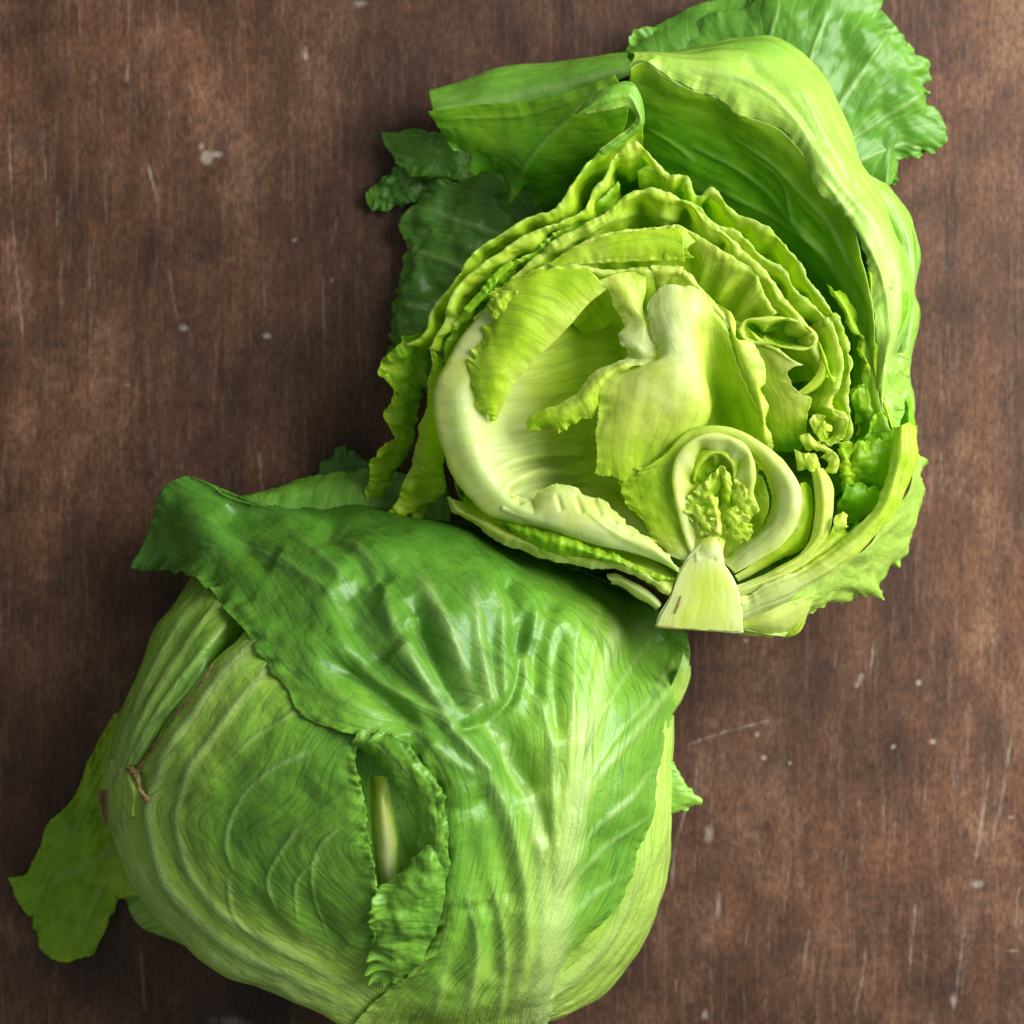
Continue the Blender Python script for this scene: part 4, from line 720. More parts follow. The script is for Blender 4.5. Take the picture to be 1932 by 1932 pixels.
leaf(half, [z1([(1150, 1530, 388), (1300, 1440, 394), (1500, 1370, 400), (1750, 1330, 404), (1932, 1325, 404)]) + z2([(290, 1345, 402), (340, 1400, 398)]),
            z1([(1180, 1545, 392), (1330, 1470, 402), (1530, 1430, 408), (1760, 1410, 412), (1932, 1405, 412)]) + z2([(190, 1400, 410), (290, 1440, 404)]),
            z1([(1200, 1560, 388), (1350, 1530, 396), (1560, 1520, 400), (1760, 1512, 402), (1932, 1512, 402)]) + z2([(150, 1508, 400), (330, 1492, 394)])], M_in, [[.40], [.42], [.36]], 'leaf', 'smooth yellow tongue shaped leaf end with a notch', th=3.4, crinkle=(4, 50), edges={'s1': (3, 24, 2), 't1': (3, 14, 4)}, step=2.4, vdir='t', seed=91)
r6 = z1([(860, 1690, 384), (900, 1670, 386), (1000, 1620, 388), (1150, 1560, 390), (1300, 1535, 392), (1500, 1562, 394), (1650, 1550, 395), (1800, 1548, 396), (1932, 1550, 396)]) + z2([(80, 1535, 397), (150, 1528, 397), (280, 1560, 397), (350, 1640, 396), (450, 1750, 394), (520, 1830, 392), (560, 1900, 388)])
leaf(half, inset(r6, (1200, 720), [(0, 0), (7, 3), (18, -8), (45, -40), (80, -90), (130, -150)]), M_in, [[.22], [.32], [.40], [.38], [.4], [.45]], 'leaf', 'bright yellow layer closest to the heart', th=3.6, crinkle=(4, 50), edges={'s0': (4, 22, 2)}, cut={'s0': 5}, step=2.4, vdir='t', seed=92)

# big pale bowl leaf (H1)
h1 = z3([(830, 190, 366), (700, 340, 366), (600, 500, 366), (510, 680, 366), (508, 800, 366), (530, 930, 364), (570, 1050, 362), (620, 1170, 360), (700, 1280, 360), (800, 1370, 360), (950, 1425, 362), (1100, 1465, 366), (1250, 1505, 370), (1400, 1560, 374), (1600, 1600, 380), (1800, 1660, 384), (1910, 1725, 386)])
h1r = [wz([(p[0] - 3, p[1] + (3 if i > 8 else 0)) for i, p in enumerate(h1)], 320), h1,
       z3([(900, 230, 372), (790, 370, 372), (700, 520, 374), (620, 690, 378), (625, 810, 378), (650, 920, 378), (690, 1030, 376), (740, 1130, 376), (800, 1220, 374), (880, 1300, 374), (1000, 1370, 376), (1120, 1420, 380), (1260, 1470, 382), (1400, 1520, 384), (1600, 1570, 388), (1800, 1640, 392), (1905, 1710, 392)]),
       z3([(1030, 260, 350), (930, 400, 350), (850, 540, 352), (790, 680, 356), (780, 800, 356), (800, 900, 356), (840, 990, 350), (880, 1060, 346), (930, 1140, 346), (980, 1210, 340), (1060, 1290, 336), (1150, 1350, 334), (1280, 1400, 336), (1420, 1460, 340), (1600, 1520, 350), (1790, 1610, 370), (1890, 1700, 380)]),
       z3([(1200, 230, 300), (1130, 400, 300), (1080, 520, 300), (1040, 660, 296), (1020, 780, 290), (1030, 880, 286), (1050, 950, 280), (1080, 1010, 270), (1100, 1080, 262), (1130, 1150, 258), (1180, 1220, 250), (1240, 1280, 250), (1320, 1340, 254), (1440, 1400, 262), (1600, 1470, 280), (1770, 1580, 320), (1870, 1680, 350)]),
       z3([(1420, 130, 240), (1400, 300, 240), (1380, 450, 236), (1370, 600, 230), (1360, 760, 220), (1360, 860, 210), (1370, 930, 205), (1380, 1000, 200), (1390, 1060, 190), (1400, 1110, 180), (1430, 1170, 170), (1470, 1230, 170), (1520, 1290, 180), (1600, 1340, 200), (1700, 1420, 220), (1800, 1540, 270), (1860, 1640, 320)]),
       z3([(1620, 100, 170), (1640, 300, 170), (1650, 450, 160), (1650, 600, 150), (1640, 760, 140), (1630, 860, 135), (1630, 930, 130), (1630, 1000, 125), (1630, 1060, 120), (1640, 1110, 120), (1660, 1170, 120), (1690, 1230, 120), (1730, 1290, 130), (1780, 1340, 150), (1820, 1420, 180), (1850, 1500, 230), (1870, 1600, 280)])]
leaf(half, h1r, M_in, [[.10], [.06, .10, .10, .06, .05], [.10, .14, .04, .02, .02, .03, .04], [.24, .20, .08, .03, .04, .04, .06], [.36, .36, .28, .12, .12, .10, .10], [.44, .42, .40, .34, .34, .30, .2], [.5]],
     'leaf', 'big white and pale green cupped leaf at the left of the heart', th=5, step=2.5, crinkle=(4, 90), fine=(.5, 22), vdir='s', cut={'s1': 3}, corr=(1.6, 30),
     ribs=[([(1100, 900), (1010, 890), (950, 920)], 10, 12, 8, .1), ([(1110, 850), (1000, 862), (930, 885)], 9, 11, 7, .1), ([(1120, 930), (1030, 925), (960, 940)], 9, 10, 6, .05), ([(1100, 820), (1000, 835), (920, 850)], 6, 6, 6, .05), ([(860, 720), (870, 820), (900, 890), (960, 950), (1060, 985)], 20, 3, 18, .5)],
     grooves=[([(1110, 870), (1010, 875), (950, 890)], 8, 10), ([(1110, 905), (1030, 908), (960, 925)], 8, 12), ([(1100, 800), (1020, 815), (960, 825)], 8, 7), ([(990, 950), (975, 935), (1040, 930)], 10, 14)], seed=93)
# thick scalloped leaf base crossing the bottom (H1b)
leaf(half, [z3([(940, 1290, 355), (985, 1285, 352), (1000, 1340, 330), (1050, 1350, 330), (1080, 1285, 352), (1130, 1245, 360), (1260, 1222, 362), (1330, 1245, 362), (1400, 1290, 362), (1480, 1310, 364), (1540, 1380, 366), (1620, 1450, 370), (1740, 1530, 378), (1850, 1630, 388)]),
            z3([(900, 1330, 372), (980, 1350, 368), (1040, 1380, 366), (1120, 1350, 380), (1200, 1320, 386), (1290, 1330, 388), (1370, 1350, 388), (1450, 1380, 390), (1540, 1430, 392), (1640, 1500, 394), (1740, 1560, 396), (1860, 1660, 398)]),
            z3([(880, 1370, 372), (1000, 1410, 372), (1120, 1440, 380), (1220, 1450, 390), (1310, 1460, 394), (1400, 1480, 396), (1500, 1510, 398), (1600, 1540, 400), (1720, 1580, 402), (1800, 1630, 404), (1880, 1690, 404)]),
            z3([(860, 1395, 350), (1000, 1440, 356), (1120, 1475, 364), (1250, 1510, 376), (1400, 1565, 382), (1500, 1585, 386), (1600, 1605, 388), (1700, 1630, 390), (1800, 1668, 392), (1910, 1732, 394)])],
     M_in, [[.16, .12, .12, .12, .1], [.08, .08, .1, .06, .04], [.03], [.05]], 'leaf', 'thick white leaf base with scalloped upper edge', th=5, step=2.2, crinkle=(2.5, 60), fine=(.6, 18), vdir='t', edges={'s0': (4, 16, 4)}, cut={'s0': 3},
     ribs=[([(1270, 1070), (1160, 1030), (1060, 1000), (960, 960)], 9, 4, 8, .6), ([(1230, 1040), (1150, 1000), (1100, 960)], 6, 3, 3, .3)], grooves=[([(1120, 935), (1135, 975)], 5, 4), ([(1085, 930), (1100, 970)], 5, 4), ([(1150, 955), (1165, 990)], 5, 4), ([(1050, 930), (1060, 965)], 5, 4), ([(1180, 980), (1195, 1010)], 5, 4)], seed=94)
# outermost cut layers, lower left
leaf(half, [z3([(560, 1300, 300), (600, 1380, 300), (730, 1460, 306), (850, 1550, 318), (1000, 1600, 330), (1100, 1650, 340), (1200, 1665, 346), (1420, 1720, 360), (1600, 1720, 370), (1720, 1790, 380), (1850, 1870, 386)]),
            z3([(585, 1300, 312), (630, 1370, 316), (760, 1440, 324), (880, 1510, 334), (1020, 1560, 346), (1110, 1600, 354), (1220, 1630, 360), (1420, 1670, 370), (1600, 1685, 380), (1730, 1760, 388), (1862, 1850, 392)]),
            z3([(640, 1320, 290), (740, 1380, 290), (830, 1430, 300), (940, 1480, 310), (1060, 1530, 320), (1160, 1570, 330), (1280, 1600, 340), (1440, 1640, 350), (1620, 1670, 356), (1750, 1720, 370), (1880, 1800, 380)]),
            z3([(680, 1270, 220), (780, 1350, 220), (880, 1400, 230), (980, 1430, 240), (1100, 1470, 250), (1200, 1500, 260), (1320, 1540, 270), (1480, 1580, 280), (1650, 1610, 290), (1770, 1660, 310), (1890, 1750, 340)])],
     M_in, [[.16], [.20], [.48, .5, .5, .45, .3, .2, .12], [.6]], 'leaf', 'outermost pale cut layer running along the lower left to the core', th=5, step=2.4, crinkle=(3, 60), fine=(.6, 20), vdir='t', edges={'s0': (4, 30, 2)}, cut={'s0': 6}, seed=95)
leaf(half, [z3([(850, 1395, 330), (1000, 1450, 346), (1120, 1480, 356), (1230, 1495, 366), (1300, 1520, 372), (1400, 1580, 374), (1500, 1610, 378), (1600, 1650, 382), (1700, 1700, 384), (1800, 1740, 386), (1895, 1758, 388)]),
            z3([(870, 1430, 340), (1000, 1490, 360), (1120, 1530, 372), (1230, 1560, 382), (1300, 1580, 384), (1400, 1620, 386), (1500, 1650, 388), (1600, 1690, 388), (1700, 1730, 388), (1790, 1768, 388), (1880, 1772, 388)]),
            z3([(900, 1470, 310), (1000, 1560, 330), (1100, 1610, 346), (1200, 1640, 356), (1300, 1640, 360), (1400, 1650, 364), (1500, 1680, 368), (1600, 1700, 370), (1700, 1745, 372), (1800, 1775, 374), (1870, 1785, 376)])],
     M_mid, [[.52], [.58], [.5]], 'leaf', 'bright crinkled green leaf squeezed below the white base', th=3, step=2.1, crinkle=(4, 26), fine=(1.6, 12), vdir='s', edges={'s0': (5, 14, 5)}, corr=(2.5, 17), seed=96)
leaf(half, [z3([(1600, 1600, 374), (1700, 1660, 380), (1800, 1700, 384), (1900, 1760, 388)]), z3([(1590, 1640, 392), (1700, 1690, 396), (1800, 1740, 398), (1890, 1800, 398)])[:], z3([(1430, 1735, 360), (1600, 1720, 368), (1720, 1790, 378), (1850, 1875, 380)])], M_in, [[.10], [.05], [.08]], 'leaf', 'white leaf stalk joining the core from the left', th=6, step=2.4, crinkle=(2, 50), vdir='t', seed=97) if False else None
leaf(half, [z3([(1490, 1745, 330), (1550, 1740, 340), (1650, 1790, 352), (1750, 1850, 366), (1810, 1915, 376)]), z3([(1500, 1770, 344), (1570, 1780, 356), (1660, 1830, 368), (1740, 1880, 380), (1800, 1932, 386)]), z3([(1520, 1790, 330), (1600, 1830, 340), (1670, 1880, 352), (1730, 1915, 362), (1780, 1950, 370)])], M_in, [[.0], [.02], [.04]], 'leaf_stalk', 'short white broken leaf stalk beside the core', th=8, step=2, crinkle=(1.5, 30), vdir='t', edges={'t0': (3, 10, 4)}, seed=98)

# ---- heart leaves
leaf(half, [z3([(1390, 70, 400), (1490, 95, 396), (1530, 190, 388), (1590, 310, 380), (1560, 350, 384), (1565, 400, 388), (1620, 460, 386), (1600, 510, 380)]),
            z3([(1560, 0, 402), (1600, 80, 404), (1630, 190, 402), (1690, 300, 398), (1660, 370, 402), (1660, 420, 406), (1700, 480, 402), (1690, 530, 392)]),
            z3([(1720, -10, 396), (1720, 100, 394), (1700, 200, 394), (1750, 300, 392), (1760, 370, 394), (1790, 440, 396), (1822, 500, 396), (1800, 560, 388)])],
     M_in, [[.28, .30, .32, .12, .0, .0, .1], [.20, .26, .2, .15, .02, .02, .1], [.3, .3, .2, .2, .1, .1, .2]], 'leaf', 'thin white and yellow veined leaf left of the central lobe', th=3, step=2, crinkle=(3, 40), edges={'s0': (4, 18, 5)}, vdir='t', seed=101)
leaf(half, [[(1008, 512, 390), (960, 532, 386), (938, 546, 384), (918, 572, 380), (926, 600, 376), (906, 625, 374), (894, 655, 372), (878, 698, 370), (880, 735, 366), (890, 768, 362), (926, 790, 356)],
            [(1060, 508, 404), (1005, 528, 404), (972, 556, 404), (952, 585, 402), (940, 615, 400), (924, 650, 398), (914, 685, 396), (906, 716, 392), (904, 745, 386), (910, 770, 378), (930, 792, 362)],
            [(1110, 512, 408), (1056, 542, 412), (1020, 575, 414), (994, 605, 414), (972, 640, 412), (952, 675, 408), (938, 702, 404), (930, 728, 398), (926, 750, 390), (926, 772, 380), (934, 792, 362)],
            [(1144, 546, 396), (1108, 576, 398), (1076, 612, 398), (1046, 644, 396), (1010, 676, 394), (986, 706, 390), (968, 728, 384), (954, 752, 378), (946, 768, 372), (940, 780, 366), (937, 790, 358)]],
     M_in, [[.36], [.42], [.44], [.24]], 'leaf', 'folded yellow green leaf flap with toothed edge at the upper left of the heart', th=3, step=2, crinkle=(6, 80), fine=(.6, 16), edges={'s0': (12, 18, 13), 's1': (2, 40, 0)}, vdir='s', seed=102)
leaf(half, [[(918, 575, 392), (935, 552, 396), (965, 545, 398)], [(930, 590, 400), (948, 572, 406), (985, 555, 404)], [(925, 602, 392), (952, 600, 398), (962, 578, 396), (990, 566, 394)]], M_in, [[.3], [.4], [.34]], 'leaf', th=3, step=1.8, crinkle=(4, 16), edges={'s0': (5, 10, 5), 's1': (4, 12, 2)}, seed=103)
# central lobe
hc = [[(1224, 566, 398), (1246, 541, 404), (1290, 537, 408), (1330, 552, 404), (1362, 590, 392)],
      [(1218, 600, 402), (1252, 585, 424), (1300, 582, 424), (1342, 604, 398), (1378, 640, 390)],
      [(1232, 640, 402), (1262, 630, 426), (1306, 632, 420), (1345, 655, 372), (1392, 690, 388)],
      [(1240, 682, 402), (1262, 672, 424), (1316, 690, 412), (1346, 712, 340), (1416, 745, 384)],
      [(1150, 712, 394), (1222, 705, 422), (1324, 738, 408), (1348, 750, 310), (1438, 790, 376)],
      [(1132, 752, 392), (1208, 748, 418), (1324, 775, 400), (1348, 790, 290), (1448, 825, 366)],
      [(1124, 812, 390), (1192, 800, 406), (1300, 815, 384), (1340, 820, 290), (1448, 850, 350)],
      [(1122, 862, 382), (1180, 850, 390), (1260, 855, 360), (1330, 850, 290), (1440, 870, 330)],
      [(1122, 896, 372), (1178, 910, 372), (1240, 890, 340), (1320, 880, 270), (1430, 890, 300)]]
leaf(half, hc, M_in, [[.05, .02, .05, .2, .4], [.02, .02, .12, .35, .42], [.08, .02, .2, .42, .42], [.0, .02, .18, .45, .40], [.16, .1, .2, .5, .40], [.24, .16, .25, .5, .4], [.30, .26, .3, .5, .4], [.36, .34, .36, .5, .4], [.36, .4, .4, .5, .4]],
     'leaf', 'large creamy white and yellow central heart leaf with a rounded upper lobe', th=3.4, step=2, crinkle=(4, 60), fine=(.5, 18), edges={'t0': (5, 24, 6), 's0': (3, 20, 3), 't1': (3, 30, 2), 's1': (5, 18, 6)}, vdir='s', seed=104)
leaf(half, [z3([(1815, 500, 398), (1740, 500, 398), (1640, 500, 396), (1500, 530, 394), (1400, 590, 392), (1330, 680, 390), (1250, 740, 386), (1120, 790, 380), (1045, 830, 372), (1018, 905, 356)]),
            z3([(1825, 530, 410), (1740, 530, 412), (1640, 530, 412), (1510, 570, 412), (1430, 640, 412), (1370, 720, 408), (1290, 780, 402), (1180, 825, 394), (1080, 860, 384), (1035, 920, 366)]),
            z3([(1810, 556, 400), (1740, 548, 400), (1645, 556, 400), (1530, 600, 396), (1470, 660, 392), (1445, 780, 384), (1420, 850, 380), (1350, 845, 382), (1290, 890, 380), (1215, 925, 374), (1165, 885, 372), (1060, 930, 352)])],
     M_in, [[.0, .04, .16, .3, .4], [.04, .2, .3, .4, .42], [.2, .3, .36, .4, .45]], 'leaf', 'narrow frilly yellow strip curling down to the left of the central leaf', th=3, step=1.8, crinkle=(3, 26), fine=(1, 14), edges={'s1': (7, 13, 5), 's0': (2, 22, 1)}, vdir='s', seed=105)
leaf(half, [z4([(640, 0, 380), (700, 190, 384), (745, 330, 384), (790, 450, 380), (840, 560, 376), (880, 680, 370), (885, 760, 360), (940, 880, 340)]),
            z4([(700, 40, 394), (745, 200, 398), (800, 320, 398), (850, 440, 394), (880, 540, 390), (905, 660, 384), (915, 760, 370), (945, 880, 346)]),
            z4([(740, 90, 386), (758, 160, 386), (755, 205, 386), (850, 225, 390), (912, 345, 388), (905, 470, 384), (890, 490, 384), (942, 585, 380), (922, 690, 374), (962, 800, 358), (948, 868, 346)])],
     M_in, [[.36], [.30], [.18]], 'leaf', 'slim yellow leaf with wavy pale edge right of the central lobe', th=3, step=2, crinkle=(3, 40), fine=(.6, 16), edges={'s1': (5, 22, 4)}, vdir='t', seed=106)
leaf(half, [z4([(640, 60, 350), (720, 200, 352), (760, 330, 352), (830, 470, 350), (870, 600, 346), (900, 740, 330), (920, 860, 300)]),
            z4([(800, 130, 366), (850, 230, 370), (920, 350, 372), (950, 480, 372), (980, 600, 368), (990, 740, 346), (980, 860, 300)]),
            z4([(900, 240, 380), (980, 260, 384), (1000, 340, 386), (1020, 420, 386), (1060, 530, 382), (1080, 640, 374), (1080, 740, 350), (1060, 860, 300)]),
            z4([(1000, 255, 384), (1018, 292, 388), (1060, 330, 392), (1138, 355, 394), (1052, 392, 392), (1072, 465, 390), (1112, 515, 388), (1180, 540, 386), (1165, 645, 376), (1155, 750, 350), (1130, 860, 290)])],
     M_in, [[.42, .42, .45, .6], [.34, .30, .36, .7], [.22, .24, .40, .8], [.12, .10, .38, .85]], 'leaf', 'veined yellow leaf with a torn notch in its right edge', th=3, step=2, crinkle=(3, 44), edges={'s1': (4, 16, 3)}, vdir='t', seed=107)
cup = z4([(758, 150, 384), (800, 95, 388), (880, 80, 390), (985, 75, 390), (1060, 85, 390), (1140, 115, 390), (1195, 150, 390), (1224, 205, 388), (1200, 255, 386), (1150, 270, 386), (1060, 262, 386), (960, 245, 384), (860, 235, 380), (780, 200, 380), (758, 150, 384)])
leaf(half, inset(cup, (1440, 630), [(0, 0), (5, 3), (10, -6), (18, -22), (30, -34), (60, -44)]), M_in, [[.22], [.25], [.55], [.68], [.68]], 'leaf', 'hollow tube shaped curl with an olive green inside', th=4, step=1.9, crinkle=(2, 30), fine=(.4, 14), cut={'s0': 5}, vdir='s', seed=108)
leaf(half, [z4([(1215, 210, 384), (1240, 300, 384), (1215, 400, 382), (1160, 470, 380), (1100, 515, 378)]), z4([(1235, 230, 386), (1262, 320, 386), (1250, 410, 384), (1200, 480, 380), (1140, 525, 378)]), z4([(1232, 240, 350), (1265, 330, 350), (1280, 420, 350), (1220, 490, 350), (1160, 530, 350)])], M_in, .4, th=3, step=2, crinkle=(1.5, 30), vdir='t', seed=109)
leaf(half, [z4([(1240, 300, 384), (1270, 390, 380), (1300, 460, 372)]), z4([(1258, 310, 388), (1290, 410, 386), (1315, 475, 376)]), z4([(1275, 330, 382), (1295, 415, 382), (1335, 430, 380)])], M_in, .38, th=3, step=1.8, crinkle=(1.5, 20), edges={'t1': (2, 8, 3)}, seed=110)
leaf(half, [wz([(1380, 600), (1470, 640), (1540, 700), (1570, 800), (1540, 880), (1480, 900)], 160), wz([(1370, 560), (1480, 580), (1560, 680), (1600, 800), (1570, 900), (1500, 930)], 230), wz([(1360, 540), (1500, 560), (1580, 680), (1620, 800), (1600, 920), (1520, 970)], 260)], M_mid, .8, th=4, step=4, crinkle=(6, 50), seed=111)

# ---- little heart
ring = z4([(75, 1045, 370), (112, 948, 376), (200, 960, 384), (330, 880, 390), (450, 762, 396), (560, 715, 400), (700, 718, 402), (850, 780, 404), (950, 850, 404), (1050, 950, 404), (1110, 1060, 404), (1120, 1180, 404), (1090, 1290, 402), (1000, 1400, 400), (860, 1490, 396), (740, 1560, 394)])
rr = [z4([(75, 1045, 340), (112, 948, 350), (200, 965, 360), (330, 890, 366), (450, 772, 372), (560, 722, 376), (700, 726, 378), (850, 790, 378), (950, 862, 378), (1048, 960, 378), (1104, 1066, 378), (1114, 1180, 378), (1084, 1286, 376), (996, 1394, 374), (856, 1484, 372), (738, 1554, 372)]), ring,
      z4([(120, 1060, 372), (170, 990, 382), (260, 960, 392), (370, 880, 400), (480, 790, 406), (580, 750, 410), (700, 752, 412), (830, 812, 414), (920, 880, 416), (1010, 970, 418), (1062, 1070, 418), (1070, 1180, 418), (1040, 1280, 414), (955, 1370, 410), (820, 1460, 402), (720, 1540, 396)]),
      z4([(180, 1100, 362), (230, 1050, 370), (310, 1000, 380), (400, 910, 390), (500, 830, 398), (600, 785, 400), (700, 785, 400), (810, 845, 402), (890, 905, 404), (960, 990, 406), (1000, 1080, 406), (1000, 1180, 406), (970, 1270, 404), (890, 1350, 398), (780, 1440, 390), (700, 1520, 388)]),
      z4([(260, 1180, 340), (320, 1110, 350), (380, 1040, 350), (440, 950, 350), (520, 870, 350), (610, 830, 350), (700, 830, 346), (790, 880, 344), (860, 930, 348), (915, 1000, 352), (940, 1080, 356), (945, 1180, 356), (915, 1260, 352), (850, 1340, 350), (750, 1420, 350), (680, 1500, 350)])]
rr[2] = [(p[0], p[1], p[2] - 11) for p in rr[2]]; rr[3] = [(p[0], p[1], p[2] - 12) for p in rr[3]]
leaf(half, rr, M_in, [[.3], [.36, .36, .24, .12, .10, .12, .06], [.40, .36, .16, .08, .06, .02, .02], [.44, .42, .2, .1, .12, .04, .04], [.5, .45, .3, .3, .4, .4, .2]], 'leaf', 'thick glossy pale ring leaf curving round the little heart', th=4.5, step=1.9, crinkle=(2, 50), fine=(.4, 16), edges={'t0': (5, 14, 6), 's1': (4, 16, 4)}, vdir='t', corr=(.8, 18), seed=121)
# floor of the heart cavity
leaf(half, [z4([(300, 1000, 250), (500, 900, 250), (700, 880, 250), (900, 1000, 250)]), z4([(300, 1200, 260), (500, 1150, 250), (700, 1150, 250), (940, 1150, 260)]), z4([(350, 1400, 300), (500, 1400, 310), (700, 1400, 310), (850, 1380, 310)]), z4([(450, 1520, 350), (540, 1520, 370), (640, 1520, 370), (720, 1520, 350)])], M_in, [[.5], [.46], [.36], [.1]], th=4, step=2.6, crinkle=(5, 30), seed=122)
leaf(half, [z4([(330, 880, 384), (420, 800, 386), (470, 800, 386)]), z4([(200, 962, 380), (280, 950, 384), (385, 960, 384)]), z4([(85, 1045, 370), (200, 1060, 376), (378, 1080, 380)]), z4([(118, 1165, 366), (220, 1180, 372), (395, 1200, 378)]), z4([(185, 1215, 360), (260, 1270, 370), (420, 1290, 378)]), z4([(230, 1330, 356), (320, 1370, 370), (455, 1390, 380)]), z4([(380, 1462, 366), (440, 1480, 376), (505, 1490, 384)])],
     M_in, [[.36], [.42], [.5], [.46], [.42], [.22], [.02]], 'leaf', 'fan shaped yellow green leaf with crisp ruffled edge left of the little heart', th=3, step=1.9, crinkle=(4, 34), fine=(1, 14), edges={'t0': (10, 13, 9)}, vdir='s', seed=123)
rc = z4([(510, 1500, 386), (470, 1400, 388), (430, 1270, 392), (398, 1130, 398), (382, 1000, 402), (402, 900, 406), (468, 812, 410), (560, 762, 412), (700, 768, 412), (800, 820, 412), (848, 900, 412), (858, 1000, 408), (848, 1100, 402), (882, 1200, 392)])
leaf(half, inset(rc, (1345, 930), [(0, -16), (0, 0), (5, 1), (20, -9), (42, -26), (70, -56)]), M_in, [[.16], [.10, .14, .12, .12, .2], [.06, .1, .08, .1, .24], [.14, .26, .3, .34, .4], [.34, .4, .5], [.45]], 'leaf', 'smooth pale hooded leaf forming the innermost loop', th=4, step=1.7, crinkle=(1.4, 40), fine=(.3, 14), vdir='t', edges={'s1': (3, 14, 3)}, seed=124)
leaf(half, [z4([(490, 900, 372), (600, 850, 378), (720, 870, 376), (790, 960, 372)]), z4([(480, 980, 356), (590, 930, 360), (700, 940, 358), (760, 1040, 366)]), z4([(470, 1080, 350), (570, 1020, 340), (660, 1020, 336), (740, 1120, 360)])], M_in, [[.30], [.42], [.5]], th=3, step=2, crinkle=(2, 26), vdir='t', seed=125)
LH = [
    ([[(648, 948, 404), (575, 1010, 398), (505, 1085, 390), (463, 1150, 382)], [(655, 1005, 398), (600, 1065, 396), (545, 1125, 392), (500, 1190, 384)], [(645, 1120, 380), (610, 1160, 380), (575, 1200, 378), (540, 1270, 374)]], [[.16], [.30], [.4]], (7, 12, 5)),
    ([[(628, 985, 392), (655, 950, 404), (695, 955, 404), (716, 1010, 396)], [(612, 1070, 390), (645, 1060, 366), (680, 1040, 400), (722, 1075, 398)], [(630, 1180, 384), (655, 1175, 360), (690, 1150, 392), (745, 1150, 388)]], [[.14], [.28], [.36]], (3, 14, 2)),
    ([[(735, 1000, 398), (790, 1040, 402), (850, 1115, 400), (886, 1200, 394)], [(720, 1080, 394), (765, 1110, 400), (805, 1165, 400), (850, 1232, 392)], [(690, 1180, 380), (715, 1200, 384), (750, 1235, 384), (790, 1262, 378)]], [[.14], [.26], [.36]], (9, 11, 6)),
    ([[(463, 1150, 384), (470, 1210, 386), (490, 1265, 386), (545, 1292, 384)], [(520, 1165, 396), (530, 1215, 398), (560, 1270, 396), (590, 1320, 390)], [(600, 1180, 384), (605, 1230, 386), (625, 1290, 386), (645, 1350, 382)]], [[.18], [.22], [.3]], (11, 11, 6)),
    ([[(520, 1275, 384), (545, 1335, 384), (575, 1385, 380), (620, 1400, 376)], [(575, 1240, 394), (590, 1300, 396), (610, 1350, 392), (635, 1385, 384)], [(625, 1190, 390), (635, 1260, 394), (645, 1320, 392), (652, 1375, 384)]], [[.2], [.14], [.2]], (9, 10, 5)),
    ([[(835, 1275, 384), (838, 1340, 382), (775, 1398, 376), (705, 1352, 378)], [(785, 1262, 394), (785, 1315, 394), (740, 1350, 390), (692, 1335, 384)], [(700, 1225, 384), (712, 1270, 388), (695, 1305, 386), (664, 1345, 382)]], [[.22], [.28], [.34]], (11, 11, 6)),
    ([[(745, 1165, 402), (790, 1205, 400), (830, 1245, 396), (800, 1285, 390)], [(700, 1190, 404), (735, 1235, 404), (755, 1270, 400), (745, 1300, 392)], [(660, 1230, 386), (680, 1280, 390), (695, 1310, 388), (690, 1330, 384)]], [[.12], [.24], [.3]], (10, 10, 5)),
    ([[(560, 1120, 400), (590, 1170, 402), (600, 1240, 400), (612, 1310, 394)], [(600, 1110, 404), (628, 1175, 408), (635, 1250, 406), (640, 1330, 398)], [(640, 1120, 394), (655, 1185, 396), (662, 1260, 396), (660, 1350, 390)]], [[.14], [.1], [.16]], (9, 12, 4)),
    ([[(480, 1010, 378), (500, 905, 384), (575, 838, 388), (680, 835, 390), (752, 905, 390), (765, 1010, 386)], [(500, 1030, 384), (525, 930, 392), (590, 868, 398), (670, 866, 400), (728, 925, 398), (742, 1030, 392)], [(520, 1050, 350), (548, 955, 356), (600, 900, 360), (662, 898, 360), (700, 950, 360), (720, 1050, 356)]], [[.3], [.24], [.42]], (2, 20, 0))]
for i, (rows, tn, ed) in enumerate(LH):
    leaf(half, [z4(r) for r in rows], M_in, [[q + .1 for q in r] for r in tn], 'tiny_leaf', th=2, step=1.5, crinkle=(6, 22) if i < 8 else (1.5, 30), fine=(.6, 9), edges={'s0': ed, 't0': (4, 14, 2), 't1': (4, 14, 2)}, vdir='s', seed=200 + i)

